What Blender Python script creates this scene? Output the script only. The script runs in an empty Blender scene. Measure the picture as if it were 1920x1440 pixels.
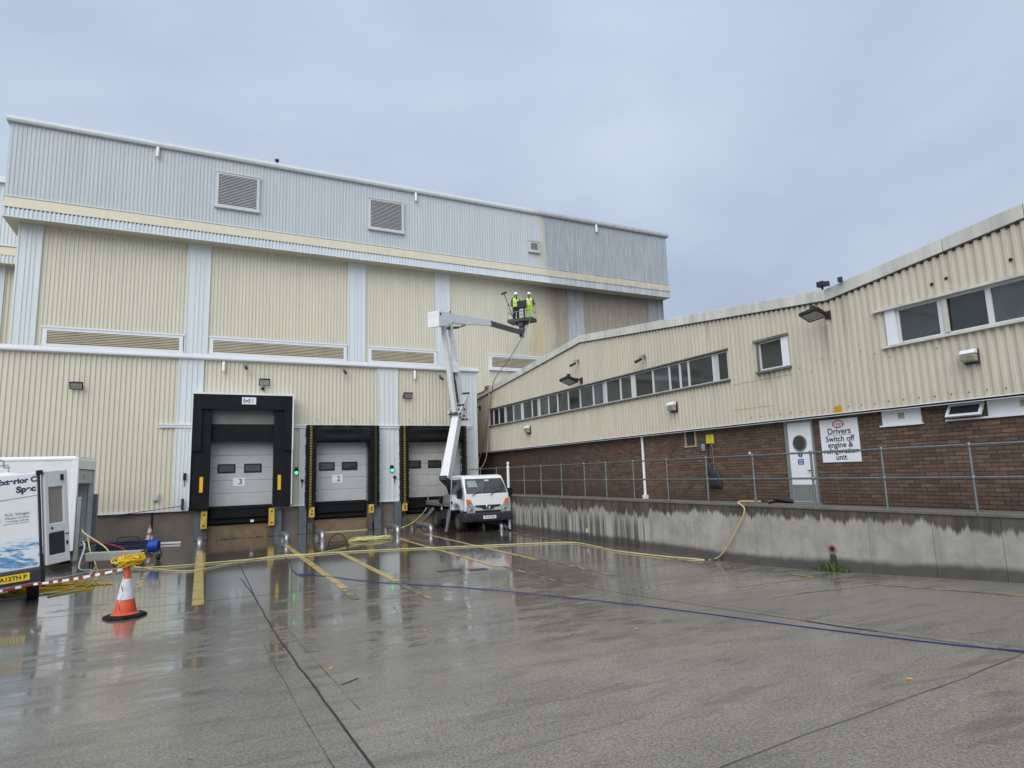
import bpy, math, random
from mathutils import Vector, Matrix
random.seed(7)
C = bpy.context.scene
COL = C.collection
R = math.radians
V = Vector

# ------------------------------------------------------------------ camera
EYE = 2.2
PITCH, ROLL, YAW, FPX = 0.14226, -0.03109, 0.46249, 1167.0
FW = V((math.sin(YAW)*math.cos(PITCH), math.cos(YAW)*math.cos(PITCH), math.sin(PITCH)))
RT0 = V((math.cos(YAW), -math.sin(YAW), 0)); UP0 = RT0.cross(FW)
RT = RT0*math.cos(ROLL)+UP0*math.sin(ROLL); UP = UP0*math.cos(ROLL)-RT0*math.sin(ROLL)
cam = bpy.data.cameras.new('camera'); cam_o = bpy.data.objects.new('camera', cam); COL.objects.link(cam_o)
cam.sensor_width = 36; cam.lens = FPX/1920*36; cam.clip_start = .05; cam.clip_end = 3000
m3 = Matrix((RT, UP, -FW)).transposed(); cam_o.matrix_world = Matrix.Translation((0, 0, EYE)) @ m3.to_4x4()
C.camera = cam_o
# ------------------------------------------------------------------ sky and sun
SUN_EL, SUN_AZ = R(40), R(222)          # azimuth measured from +Y clockwise: behind the viewer
w = bpy.data.worlds.new('World'); C.world = w; w.use_nodes = True
nt = w.node_tree; N = nt.nodes; L = nt.links; N.clear()
out = N.new('ShaderNodeOutputWorld'); bg = N.new('ShaderNodeBackground'); bg2 = N.new('ShaderNodeBackground'); mx = N.new('ShaderNodeMixShader')
sky = N.new('ShaderNodeTexSky'); sky.sky_type = 'NISHITA'; sky.sun_disc = False; sky.sun_elevation = SUN_EL; sky.sun_rotation = SUN_AZ
L.new(sky.outputs[0], bg.inputs[0]); bg.inputs[1].default_value = .06
tc = N.new('ShaderNodeTexCoord'); mp = N.new('ShaderNodeMapping'); mp.inputs['Scale'].default_value = (1, 1, 1.9)
no = N.new('ShaderNodeTexNoise'); no.inputs['Scale'].default_value = 2.0; no.inputs['Detail'].default_value = 5; no.inputs['Roughness'].default_value = .5
no.inputs['Distortion'].default_value = .35
cr = N.new('ShaderNodeValToRGB'); cr.color_ramp.elements[0].position = .3; cr.color_ramp.elements[1].position = .72
cr.color_ramp.elements[0].color = (.42, .50, .645, 1); cr.color_ramp.elements[1].color = (.575, .665, .79, 1)
sep = N.new('ShaderNodeSeparateXYZ'); mr = N.new('ShaderNodeMapRange')       # overcast dome: brighter towards the zenith
mr.inputs['From Min'].default_value = 0; mr.inputs['From Max'].default_value = 1; mr.inputs['To Min'].default_value = .93; mr.inputs['To Max'].default_value = 1.28
mul = N.new('ShaderNodeVectorMath'); mul.operation = 'SCALE'
L.new(tc.outputs['Generated'], mp.inputs[0]); L.new(mp.outputs[0], no.inputs['Vector']); L.new(no.outputs[0], cr.inputs[0])
L.new(tc.outputs['Generated'], sep.inputs[0]); L.new(sep.outputs[2], mr.inputs[0]); L.new(cr.outputs[0], mul.inputs[0]); L.new(mr.outputs[0], mul.inputs['Scale'])
L.new(mul.outputs[0], bg2.inputs[0]); bg2.inputs[1].default_value = .60
mx.inputs[0].default_value = .95; L.new(bg.outputs[0], mx.inputs[1]); L.new(bg2.outputs[0], mx.inputs[2]); L.new(mx.outputs[0], out.inputs[0])
sl = bpy.data.lights.new('sun', 'SUN'); sl.energy = 1.5; sl.angle = R(60); sl.color = (1, .975, .94)
so = bpy.data.objects.new('sun', sl); COL.objects.link(so)
sd = V((math.sin(SUN_AZ)*math.cos(SUN_EL), math.cos(SUN_AZ)*math.cos(SUN_EL), math.sin(SUN_EL)))
so.rotation_euler = sd.to_track_quat('Z', 'Y').to_euler(); so.location = (0, -10, 40)
C.view_settings.view_transform = 'Standard'; C.view_settings.look = 'None'; C.view_settings.gamma = 1; C.view_settings.use_curve_mapping = False
C.view_settings.exposure = 0.75
C.render.engine = 'CYCLES'; C.cycles.max_bounces = 6

# ------------------------------------------------------------------ measuring helpers (survey of real planes)
def ray(x, y): return FW + RT*((x-960)/FPX) - UP*((y-720)/FPX)
E0 = V((0, 0, EYE))
def gy(x, y, Y): d = ray(x, y); return d*(Y/d.y)+E0
def gx(x, y, X): d = ray(x, y); return d*(X/d.x)+E0
def gz(x, y, z): d = ray(x, y); return d*((z-EYE)/d.z)+E0
def ground_z(y):
    t = min(max(11-y, 0), 9.5); return .07*t*t/(t+1.2)
def gg(x, y, h=0.0):
    z = 0.0
    for _ in range(25): p = gz(x, y, z+h); z = .5*z+.5*ground_z(p.y)
    return V((p.x, p.y, ground_z(p.y)+h))

# ------------------------------------------------------------------ mesh helpers
class MB:
    def __init__(s): s.v, s.f, s.m = [], [], []
    def add(s, vs, fs, m=0):
        o = len(s.v); s.v += [V(p) for p in vs]; s.f += [tuple(o+i for i in f) for f in fs]; s.m += [m]*len(fs); return s
    def obox(s, c, ux, uy, uz, m=0):
        c, ux, uy, uz = V(c), V(ux), V(uy), V(uz); vs = [c+ux*a+uy*b+uz*d for d in (-1, 1) for b in (-1, 1) for a in (-1, 1)]
        if ux.cross(uy).dot(uz) < 0: vs = [vs[i] for i in (1, 0, 3, 2, 5, 4, 7, 6)]
        return s.add(vs, [(0, 2, 3, 1), (4, 5, 7, 6), (0, 1, 5, 4), (2, 6, 7, 3), (0, 4, 6, 2), (1, 3, 7, 5)], m)
    def box(s, x0, x1, y0, y1, z0, z1, m=0):
        return s.obox(((x0+x1)/2, (y0+y1)/2, (z0+z1)/2), (abs(x1-x0)/2, 0, 0), (0, abs(y1-y0)/2, 0), (0, 0, abs(z1-z0)/2), m)
    def beam(s, p0, p1, w0, h0, w1=None, h1=None, up=(0, 0, 1), m=0):
        p0, p1 = V(p0), V(p1); d = (p1-p0).normalized(); sd_ = d.cross(V(up)).normalized(); u = sd_.cross(d); w1 = w1 or w0; h1 = h1 or h0
        vs = [p+sd_*(a*w_/2)+u*(b*h_/2) for p, w_, h_ in ((p0, w0, h0), (p1, w1, h1)) for a, b in ((-1, -1), (1, -1), (1, 1), (-1, 1))]
        return s.add(vs, [(3, 2, 1, 0), (4, 5, 6, 7), (0, 1, 5, 4), (1, 2, 6, 5), (2, 3, 7, 6), (3, 0, 4, 7)], m)
    def tube(s, pts, r, n=8, m=0, caps=True, r1=None):
        pts = [V(p) for p in pts]; k = len(pts); rings = []; prev = None
        for i, p in enumerate(pts):
            t = (pts[min(i+1, k-1)]-pts[max(i-1, 0)]).normalized()
            if prev is None:
                a = V((0, 0, 1)) if abs(t.z) < .9 else V((1, 0, 0)); u = t.cross(a).normalized()
            else: u = (prev-t*prev.dot(t)).normalized()
            prev = u; w_ = t.cross(u); rr = r if r1 is None else r+(r1-r)*i/(k-1)
            rings.append([p+(u*math.cos(2*math.pi*j/n)+w_*math.sin(2*math.pi*j/n))*rr for j in range(n)])
        vs = [q for g in rings for q in g]; fs = []
        for i in range(k-1):
            for j in range(n): fs.append((i*n+j, i*n+(j+1) % n, (i+1)*n+(j+1) % n, (i+1)*n+j))
        if caps: fs += [tuple(range(n-1, -1, -1)), tuple((k-1)*n+j for j in range(n))]
        return s.add(vs, fs, m)
    def cyl(s, p0, p1, r0, r1=None, n=16, m=0): return s.tube([p0, p1], r0, n, m, True, r0 if r1 is None else r1)
    def lathe(s, prof, c, n=20, m=0, axis=(0, 0, 1), sx=1, sy=1):
        c = V(c); ax = V(axis).normalized(); a = V((1, 0, 0)) if abs(ax.x) < .9 else V((0, 1, 0)); u = (a-ax*a.dot(ax)).normalized(); w_ = ax.cross(u)
        vs = [c+ax*z+(u*math.cos(2*math.pi*j/n)*sx+w_*math.sin(2*math.pi*j/n)*sy)*r for r, z in prof for j in range(n)]; fs = []
        for i in range(len(prof)-1):
            for j in range(n): fs.append((i*n+j, i*n+(j+1) % n, (i+1)*n+(j+1) % n, (i+1)*n+j))
        fs += [tuple(range(n-1, -1, -1)), tuple((len(prof)-1)*n+j for j in range(n))]
        return s.add(vs, fs, m)
    def prism(s, poly, vec, m=0):
        poly = [V(p) for p in poly]; vec = V(vec); k = len(poly)
        nrm = sum(((poly[i]-poly[0]).cross(poly[(i+1) % k]-poly[0]) for i in range(1, k-1)), V())
        if nrm.dot(vec) > 0: poly = poly[::-1]
        fs = [tuple(range(k)), tuple(range(2*k-1, k-1, -1))]+[(i, k+i, k+(i+1) % k, (i+1) % k) for i in range(k)]
        return s.add(poly+[p+vec for p in poly], fs, m)
    def quad(s, a, b, c, d, m=0): return s.add([a, b, c, d], [(0, 1, 2, 3)], m)
    def rib(s, mp_, a0, a1, zlo, zhi, pitch=.163, depth=.04, m=0, zs=1):
        """ribbed sheet: mp_(a, d, z) -> point; a along the wall, d outwards"""
        fl = [0, .30, .42, .80, .92]; hs = [1, 1, 0, 0, 1]; A = []
        k0 = math.floor(a0/pitch)-1; k1 = math.ceil(a1/pitch)+1
        for k in range(k0, k1):
            for f_, h in zip(fl, hs):
                a = (k+f_)*pitch
                if a0 < a < a1: A.append((a, h))
        def hp(a):
            f_ = (a/pitch) % 1.0; pts_ = [(0, 1), (.30, 1), (.42, 0), (.80, 0), (.92, 1), (1.0001, 1)]
            for (p_, h_), (q_, g_) in zip(pts_[:-1], pts_[1:]):
                if p_ <= f_ < q_: return h_+(g_-h_)*(f_-p_)/(q_-p_)
            return 1
        A = [(a0, hp(a0))]+A+[(a1, hp(a1))]
        lo = zlo if callable(zlo) else (lambda a: zlo); hi = zhi if callable(zhi) else (lambda a: zhi)
        vs = []; 
        for a, h in A:
            for i in range(zs+1): vs.append(mp_(a, h*depth, lo(a)+(hi(a)-lo(a))*i/zs))
        fs = [((i*(zs+1)+j), ((i+1)*(zs+1)+j), ((i+1)*(zs+1)+j+1), (i*(zs+1)+j+1)) for i in range(len(A)-1) for j in range(zs)]
        return s.add(vs, fs, m)
    def build(s, name, mats, parent=None, smooth=False, bevel=0, local=False, seg=2):
        me = bpy.data.meshes.new(name); org = V((0, 0, 0)) if local else ORG[0]
        me.from_pydata([p-org for p in s.v], [], s.f)
        mats = mats if isinstance(mats, (list, tuple)) else [mats]
        for q in mats: me.materials.append(q)
        if len(mats) > 1: me.polygons.foreach_set('material_index', s.m)
        if smooth:
            me.polygons.foreach_set('use_smooth', [True]*len(me.polygons))
            try: me.set_sharp_from_angle(angle=R(40))
            except Exception: pass
        me.update(); o = bpy.data.objects.new(name, me); COL.objects.link(o)
        if parent is not None: o.parent = parent
        if bevel:
            b = o.modifiers.new('bevel', 'BEVEL'); b.width = bevel; b.segments = seg; b.limit_method = 'ANGLE'; b.angle_limit = R(40); b.harden_normals = False
        return o
ORG = [V((0, 0, 0))]
def meta(o, label=None, cat=None, group=None, kind=None):
    if label: o['label'] = label
    if cat: o['category'] = cat
    if group: o['group'] = group
    if kind: o['kind'] = kind
    return o
def thing(name, label, cat, loc=(0, 0, 0), group=None, rot=None):
    o = bpy.data.objects.new(name, None); COL.objects.link(o); o.location = loc; o.empty_display_size = .2
    ORG[0] = V(loc) if rot is None else V((0, 0, 0))
    if rot is not None: o.rotation_euler = rot
    return meta(o, label, cat, group)
def single(mb, name, mats, label, cat, group=None, kind=None, smooth=False, bevel=0):
    xs = [p.x for p in mb.v]; ys = [p.y for p in mb.v]; zs = [p.z for p in mb.v]
    org = V(((min(xs)+max(xs))/2, (min(ys)+max(ys))/2, min(zs))); ORG[0] = org
    o = mb.build(name, mats, None, smooth, bevel); o.location = org; return meta(o, label, cat, group, kind)
def copy_tree(o, parent=None):
    c = o.copy(); COL.objects.link(c); c.parent = parent
    for ch in [q for q in bpy.data.objects if q.parent == o]: copy_tree(ch, c)
    return c
def structure(mb, name, mats, smooth=False, parent=None):
    ORG[0] = V((0, 0, 0)); o = mb.build(name, mats, parent, smooth)
    if parent is None: o['kind'] = 'structure'
    return o
def lettering(s, org, right, up, size, mat_, parent, name='lettering', align='CENTER', bold=0, shear=0, local=False, space=1, xs=1):
    cu = bpy.data.curves.new('t', 'FONT'); cu.body = s; cu.size = size; cu.align_x = align; cu.align_y = 'CENTER'; cu.offset = bold; cu.shear = shear; cu.space_character = space
    o = bpy.data.objects.new('t', cu); COL.objects.link(o); dg = bpy.context.evaluated_depsgraph_get(); dg.update()
    me = bpy.data.meshes.new_from_object(o.evaluated_get(dg)); bpy.data.objects.remove(o); bpy.data.curves.remove(cu)
    right, up, org = V(right).normalized(), V(up).normalized(), V(org)-(V((0, 0, 0)) if local else ORG[0])
    for v_ in me.vertices: v_.co = org+right*v_.co.x*xs+up*v_.co.y
    me.name = name; me.materials.clear(); me.materials.append(mat_); me.update()
    q = bpy.data.objects.new(name, me); COL.objects.link(q); q.parent = parent; return q

# ------------------------------------------------------------------ materials
def mat(name, col, rough=.55, metal=0, var=.1, vs=1.5, streak=0, bump=0, bs=60, spec=.4, coat=0, emit=None, rvar=0, alpha=None):
    m = bpy.data.materials.new(name); m.use_nodes = True; nt = m.node_tree; N = nt.nodes; L = nt.links; b = N['Principled BSDF']
    b.inputs['Roughness'].default_value = rough; b.inputs['Metallic'].default_value = metal; b.inputs['Specular IOR Level'].default_value = spec
    b.inputs['Coat Weight'].default_value = coat; b.inputs['Coat Roughness'].default_value = .08; b.inputs['Base Color'].default_value = (*col, 1)
    if emit: b.inputs['Emission Color'].default_value = (*emit[0], 1); b.inputs['Emission Strength'].default_value = emit[1]
    if var or bump or rvar:
        g = N.new('ShaderNodeNewGeometry')
    if var:
        mp = N.new('ShaderNodeMapping'); mp.inputs['Scale'].default_value = (vs, vs, vs*(.12 if streak else 1)); L.new(g.outputs['Position'], mp.inputs[0])
        no = N.new('ShaderNodeTexNoise'); no.inputs['Scale'].default_value = 1; no.inputs['Detail'].default_value = 6; no.inputs['Roughness'].default_value = .6; L.new(mp.outputs[0], no.inputs['Vector'])
        cr = N.new('ShaderNodeValToRGB'); cr.color_ramp.elements[0].position = .28; cr.color_ramp.elements[1].position = .72
        cr.color_ramp.elements[0].color = (*[c*(1-var) for c in col], 1); cr.color_ramp.elements[1].color = (*[min(1, c*(1+var)) for c in col], 1)
        L.new(no.outputs[0], cr.inputs[0]); L.new(cr.outputs[0], b.inputs['Base Color'])
        if rvar:
            mr = N.new('ShaderNodeMapRange'); mr.inputs['To Min'].default_value = max(.02, rough-rvar); mr.inputs['To Max'].default_value = rough+rvar
            L.new(no.outputs[0], mr.inputs[0]); L.new(mr.outputs[0], b.inputs['Roughness'])
    if bump:
        n2 = N.new('ShaderNodeTexNoise'); n2.inputs['Scale'].default_value = bs; n2.inputs['Detail'].default_value = 4; L.new(g.outputs['Position'], n2.inputs['Vector'])
        bp = N.new('ShaderNodeBump'); bp.inputs['Strength'].default_value = bump; bp.inputs['Distance'].default_value = .02; L.new(n2.outputs[0], bp.inputs['Height']); L.new(bp.outputs[0], b.inputs['Normal'])
    return m
class G:
    """tiny node-graph helper for the larger materials"""
    def __init__(s, name, rough=.5, spec=.4):
        s.m = bpy.data.materials.new(name); s.m.use_nodes = True; s.N = s.m.node_tree.nodes; s.L = s.m.node_tree.links; s.b = s.N['Principled BSDF']
        s.b.inputs['Roughness'].default_value = rough; s.b.inputs['Specular IOR Level'].default_value = spec
        s.pos = s.N.new('ShaderNodeNewGeometry').outputs['Position']; q = s.N.new('ShaderNodeSeparateXYZ'); s.L.new(s.pos, q.inputs[0]); s.x, s.y, s.z = q.outputs
    def link(s, a, inp):
        if isinstance(a, (int, float)): inp.default_value = a
        elif isinstance(a, tuple): inp.default_value = (*a, 1) if len(a) == 3 and inp.type == 'RGBA' else a
        else: s.L.new(a, inp)
    def noise(s, sc, detail=5, rough=.55, dist=0, off=0):
        mp = s.N.new('ShaderNodeMapping'); mp.inputs['Scale'].default_value = sc if isinstance(sc, tuple) else (sc, sc, sc); mp.inputs['Location'].default_value = (off, off*1.7, off*.6)
        s.L.new(s.pos, mp.inputs[0]); n = s.N.new('ShaderNodeTexNoise'); n.inputs['Scale'].default_value = 1; n.inputs['Detail'].default_value = detail; n.inputs['Roughness'].default_value = rough; n.inputs['Distortion'].default_value = dist
        s.L.new(mp.outputs[0], n.inputs['Vector']); return n.outputs[0]
    def voro(s, sc, feature='F1'):
        n = s.N.new('ShaderNodeTexVoronoi'); n.feature = feature; n.inputs['Scale'].default_value = sc; s.L.new(s.pos, n.inputs['Vector']); return n.outputs[0]
    def ramp(s, v, a, b, lo=0., hi=1., smooth=True):
        n = s.N.new('ShaderNodeMapRange'); n.interpolation_type = 'SMOOTHSTEP' if smooth else 'LINEAR'; s.link(v, n.inputs[0]); s.link(a, n.inputs[1]); s.link(b, n.inputs[2]); s.link(lo, n.inputs[3]); s.link(hi, n.inputs[4]); return n.outputs[0]
    def math(s, op, a, b=0., c=0.):
        n = s.N.new('ShaderNodeMath'); n.operation = op; s.link(a, n.inputs[0]); s.link(b, n.inputs[1]); s.link(c, n.inputs[2]); return n.outputs[0]
    def mix(s, f, a, b, mode='MIX'):
        n = s.N.new('ShaderNodeMix'); n.data_type = 'RGBA'; n.blend_type = mode; s.link(f, n.inputs[0]); s.link(a, n.inputs[6]); s.link(b, n.inputs[7]); return n.outputs[2]
    def bump(s, h, strength=.3, dist=.01):
        n = s.N.new('ShaderNodeBump'); n.inputs['Distance'].default_value = dist; s.link(strength, n.inputs['Strength']); s.link(h, n.inputs['Height']); s.L.new(n.outputs[0], s.b.inputs['Normal'])

M = {}
CREAM, WHITE = (.63, .60, .475), (.65, .70, .705)
UPPER = (.50, .54, .555)
M['cream_dock'] = mat('cream_cladding', CREAM, .42, var=.045, vs=2.2, streak=1, rvar=.08)
M['white_dock'] = mat('white_cladding', WHITE, .4, var=.05, vs=2.2, streak=1, rvar=.08)
M['white_trim'] = mat('white_trim_paint', (.74, .755, .78), .4, var=.05, vs=3, rvar=.08)
M['cream_trim'] = mat('cream_trim_paint', (.58, .53, .39), .45, var=.05, vs=2)
# warehouse cladding: the end bay is still unwashed
def dirty(name, clean, dirt, x0, x1, top=False, rust=False):
    g = G(name, .42); st = g.noise((3.2, 3.2, .22), 6, .65); fine = g.noise((7, 7, .5), 4, .6, 0, 5)
    base = g.mix(g.ramp(st, .3, .7), tuple(c*.955 for c in clean), tuple(c*1.035 for c in clean))
    xx = g.math('ADD', g.x, g.math('MULTIPLY', g.math('SUBTRACT', g.noise((1.2, 1.2, .5), 3), .5), .55))
    msk = g.ramp(xx, x0, x1)
    d = g.mix(g.ramp(fine, .3, .7), tuple(c*.82 for c in dirt), tuple(c*1.12 for c in dirt))
    col = g.mix(msk, base, d)
    if not top and not rust and clean == UPPER:      # tan run-off at the edge of the washed area
        col = g.mix(g.math('MULTIPLY', g.math('MULTIPLY', g.ramp(xx, 18.55, 18.85), g.ramp(xx, 19.25, 18.95)), g.ramp(fine, .3, .7, .3, .8)), col, (.50, .46, .33))
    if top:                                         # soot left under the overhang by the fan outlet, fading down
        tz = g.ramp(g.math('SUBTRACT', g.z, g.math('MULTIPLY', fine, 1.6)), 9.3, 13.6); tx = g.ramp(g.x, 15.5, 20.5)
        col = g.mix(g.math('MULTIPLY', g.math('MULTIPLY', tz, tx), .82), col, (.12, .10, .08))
    if rust:
        rx = g.math('MULTIPLY', g.ramp(xx, 17.6, 18.6), g.ramp(xx, 19.6, 18.9)); rz = g.ramp(g.z, 14.2, 10.2); 
        col = g.mix(g.math('MULTIPLY', g.math('MULTIPLY', rx, rz), g.ramp(fine, .25, .75, .15, .75)), col, (.50, .33, .15))
    g.L.new(col, g.b.inputs['Base Color']); return g.m
M['cream_wh'] = dirty('warehouse_cream_cladding', CREAM, (.37, .33, .25), 18.8, 20.2, True, True)
M['white_wh'] = dirty('warehouse_white_cladding', UPPER, (.345, .38, .405), 18.85, 19.15)
M['pil_wh'] = dirty('warehouse_pilaster', WHITE, (.42, .45, .48), 18.8, 20.2, True)
M['fascia_wh'] = dirty('warehouse_fascia', (.64, .695, .725), (.47, .50, .52), 18.6, 20.0)
M['flash_wh'] = dirty('warehouse_flashing', (.56, .515, .385), (.45, .41, .32), 18, 20)
M['coping_wh'] = dirty('warehouse_coping', (.56, .59, .58), (.40, .40, .41), 17.5, 19.5); M['seal_stripe'] = mat('faded_yellow_stripe', (.22, .155, .025), .7, var=.45, vs=9)
M['cream_right'] = None
g = G('aged_cream_cladding', .5); st = g.noise((3, 3, .25), 6, .65); big = g.noise((.5, .5, .3), 4)
col = g.mix(g.ramp(st, .28, .72), (.53, .49, .39), (.605, .56, .455)); col = g.mix(g.math('MULTIPLY', g.ramp(big, .5, .75), .35), col, (.49, .455, .365))
edge = g.math('MULTIPLY', g.ramp(g.z, 3.75, 3.28), g.ramp(st, .45, .65)); col = g.mix(g.math('MULTIPLY', edge, .3), col, (.33, .29, .21))
for y0_, z0_, w_, h_ in ((6.32, 3.93, .09, .6), (14.45, 3.87, .08, .7), (23.75, 3.87, .10, .6), (9.25, 5.3, .16, 1.5), (15.68, 5.75, .14, .45), (19.6, 6.2, .08, .5), (8.75, 5.9, .12, 1.8), (10.9, 4.5, .35, .5), (12.9, 6.3, .06, 1.0), (5.2, 5.9, .10, .6)):
    my_ = g.ramp(g.math('ABSOLUTE', g.math('SUBTRACT', g.y, y0_)), w_, w_*.15); mz_ = g.math('MULTIPLY', g.ramp(g.z, z0_-h_, z0_), g.ramp(g.z, z0_+.03, z0_))
    col = g.mix(g.math('MULTIPLY', g.math('MULTIPLY', my_, mz_), g.ramp(st, .35, .65, .1, .6)), col, (.20, .165, .11))
g.L.new(col, g.b.inputs['Base Color']); M['cream_right'] = g.m
M['fascia_right'] = mat('weathered_fascia', (.57, .565, .51), .5, var=.22, vs=3, streak=1)
M['dark_recess'] = mat('dark_recess', (.02, .02, .02), .8, var=0)
M['louvre'] = mat('louvre_grey', (.52, .52, .50), .45, var=.08)
M['louvre_c'] = mat('louvre_cream', (.58, .51, .37), .45, var=.12, vs=1.3)
M['shade_strip'] = mat('painted_shade_grey', (.10, .095, .09), .8)  # dark colour for strips that paint in eaves and trough shade
M['roof'] = mat('roof_sheet', (.3, .31, .32), .6)
M['black_fab'] = mat('black_shelter_fabric', (.008, .009, .011), .6, spec=.2, var=.35, vs=2.5, bump=.25, bs=9, rvar=.12)
M['black_rub'] = mat('black_rubber', (.008, .008, .008), .65, spec=.2, var=.3, vs=6, bump=.2, bs=30)
M['grey_panel'] = mat('grey_translucent_panel', (.2, .215, .19), .5, var=.15)
M['door'] = mat('dock_door_panel', (.47, .49, .49), .4, var=.05, vs=3)
M['door_old'] = mat('dirty_dock_door_panel', (.44, .44, .42), .45, var=.16, vs=1.6)
M['black'] = mat('black_plastic', (.012, .012, .014), .4, var=0)
M['glass_dark'] = mat('dark_glass', (.018, .02, .02), .06, var=.3, vs=2, spec=.9)
M['glass_mid'] = mat('reflection_toned_pane', (.055, .062, .065), .05, var=.45, vs=1.6, spec=1.0)  # paler mottled base puts reflections and interior tones into the colour
M['glass_tint'] = mat('tinted_pane', (.035, .04, .042), .05, var=.45, vs=1.8, spec=1.0)
M['yellow'] = mat('yellow_paint', (.80, .46, .02), .45, var=.08)
M['yellow_worn'] = mat('worn_yellow_buffer', (.55, .36, .06), .6, var=.35, vs=9)
M['conc_dark'] = mat('stained_concrete', (.085, .075, .062), .7, var=.35, vs=2.5, bump=.3)
M['plinth'] = mat('dock_plinth_concrete', (.165, .135, .11), .75, var=.2, vs=1.6, bump=.3)
M['beam'] = mat('dock_beam_concrete', (.19, .135, .075), .7, var=.25, vs=3, bump=.3)
M['col_grey'] = mat('dock_column_grey', (.105, .125, .14), .6, var=.25, vs=4, bump=.2)
M['steel'] = mat('galvanised_steel', (.21, .23, .23), .42, .7, var=.18, vs=9)
M['steel_dull'] = mat('weathered_galvanised', (.30, .315, .315), .5, .55, var=.15, vs=6)
M['guide'] = mat('polished_guide_steel', (.36, .36, .36), .32, .8, var=.3, vs=5)
M['brick_mortar'] = mat('mortar', (.105, .08, .062), .9, var=.2, vs=8)
M['grout'] = mat('walkway_concrete', (.16, .15, .13), .7, var=.2, vs=3)
M['coping'] = mat('wet_coping_concrete', (.15, .145, .13), .55, var=.22, vs=3, bump=.2)
M['green_on'] = mat('lit_green_lens', (.1, .8, .3), .3, var=0, emit=((.05, 1, .25), 1.8))
M['blue'] = mat('blue_sign', (.02, .10, .30), .4, var=0)
M['ink'] = mat('black_print', (.015, .017, .022), .5, var=0)
M['ink_grey'] = mat('grey_print', (.30, .31, .33), .5, var=0)
M['ink_navy'] = mat('navy_print', (.03, .04, .10), .5, var=0)
M['red'] = mat('red_print', (.50, .02, .03), .5, var=0)
M['tape_red'] = mat('tape_red', (.27, .03, .04), .5, var=0)
M['sign_white'] = mat('sign_white', (.76, .78, .82), .35, var=.03)
M['veh_white'] = mat('white_vehicle_paint', (.78, .79, .80), .22, var=.03, vs=2, coat=.5)
M['box_white'] = mat('white_box_body', (.72, .725, .72), .4, var=.04, vs=2)
M['boom_white'] = mat('white_boom_paint', (.72, .725, .73), .35, var=.08, vs=4)
M['boom_grey'] = mat('boom_inner_grey', (.055, .055, .07), .4, var=.15)
M['tyre'] = mat('tyre_rubber', (.018, .018, .018), .75, var=.2, vs=9)
M['bumper'] = mat('bumper_plastic', (.03, .032, .04), .5, var=.2)
M['amber'] = mat('amber_lens', (.75, .16, .03), .2, var=0, coat=.5)
M['lens'] = mat('clear_headlamp', (.45, .47, .48), .12, .4, var=.3, vs=9, coat=.7)
M['chrome'] = mat('chrome', (.7, .7, .7), .12, 1, var=0)
M['basket'] = mat('dark_basket_steel', (.065, .06, .055), .6, var=.3, vs=6)
M['deck'] = mat('truck_deck', (.16, .155, .14), .6, var=.2, vs=4)
M['hivis'] = mat('hi_vis_fabric', (.50, .88, .03), .7, var=.1, vs=12)
M['hivis_y'] = mat('hi_vis_yellow_fabric', (.62, .85, .03), .7, var=.1, vs=12)
M['reflect'] = mat('reflective_band', (.70, .72, .66), .4, var=0)
M['cloth_dark'] = mat('dark_work_clothes', (.018, .02, .028), .8, var=.3, vs=9)
M['skin'] = mat('skin', (.36, .20, .14), .55, var=.08, vs=20)
M['helmet'] = mat('white_helmet', (.82, .83, .84), .3, var=0)
M['orange'] = mat('orange_cone_plastic', (.62, .095, .03), .45, var=.12, vs=7)
M['cone_white'] = mat('cone_sleeve', (.62, .64, .66), .4, var=.14, vs=14)
M['hose_y'] = mat('yellow_hose', (.52, .475, .21), .45, var=.12, vs=4)
M['hose_br'] = mat('bright_yellow_hose', (.72, .47, .015), .45, var=.12, vs=6)
M['hose_b'] = mat('blue_hose', (.02, .035, .15), .4, var=.1)
M['hose_w'] = mat('white_hose', (.55, .56, .56), .5, var=.1)
M['hose_r'] = mat('red_hose', (.19, .02, .03), .5, var=.1)
M['hose_c'] = mat('cream_olive_hose', (.36, .32, .20), .5, var=.1)
M['hose_g'] = mat('grey_hose', (.13, .12, .10), .5, var=.1)
M['reel_blue'] = mat('blue_reel_hose', (.015, .085, .48), .4, var=.15, vs=20)
M['mat_blue'] = mat('dark_blue_sheet', (.02, .03, .07), .55, var=.3, vs=4, bump=.3, bs=8)
M['plank'] = mat('cream_board', (.47, .46, .40), .6, var=.1)
M['line'] = None
M['beige'] = mat('beige_frame_paint', (.42, .34, .24), .5, var=.1)
M['alu'] = mat('white_window_frame', (.62, .635, .64), .4, var=.06)
M['lead'] = mat('grey_sill_flashing', (.17, .165, .15), .5, .2, var=.3, vs=6)
M['lamp_lens'] = mat('aged_lamp_lens', (.33, .32, .22), .3, var=.25, vs=9)
M['terracotta'] = mat('clay_pipe', (.27, .16, .12), .7, var=.15, vs=15)
M['weed'] = mat('weed_leaf', (.075, .105, .035), .6, var=.3, vs=20)
M['leaf'] = mat('fallen_leaf', (.48, .27, .06), .6, var=.25, vs=40)
M['tar'] = mat('joint_sealant', (.025, .024, .023), .6, var=.25, vs=9)
M['cut'] = mat('saw_cut_groove', (.085, .078, .068), .6, var=.3, vs=9)
M['patch'] = mat('bitumen_patch', (.055, .05, .045), .45, var=.3, vs=6)
M['plate_y'] = mat('yellow_number_plate', (.78, .55, .02), .4, var=0)
M['plate_w'] = mat('white_number_plate', (.75, .76, .76), .4, var=0)
M['blind'] = mat('white_blind', (.5, .52, .53), .6, var=.05)

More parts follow.
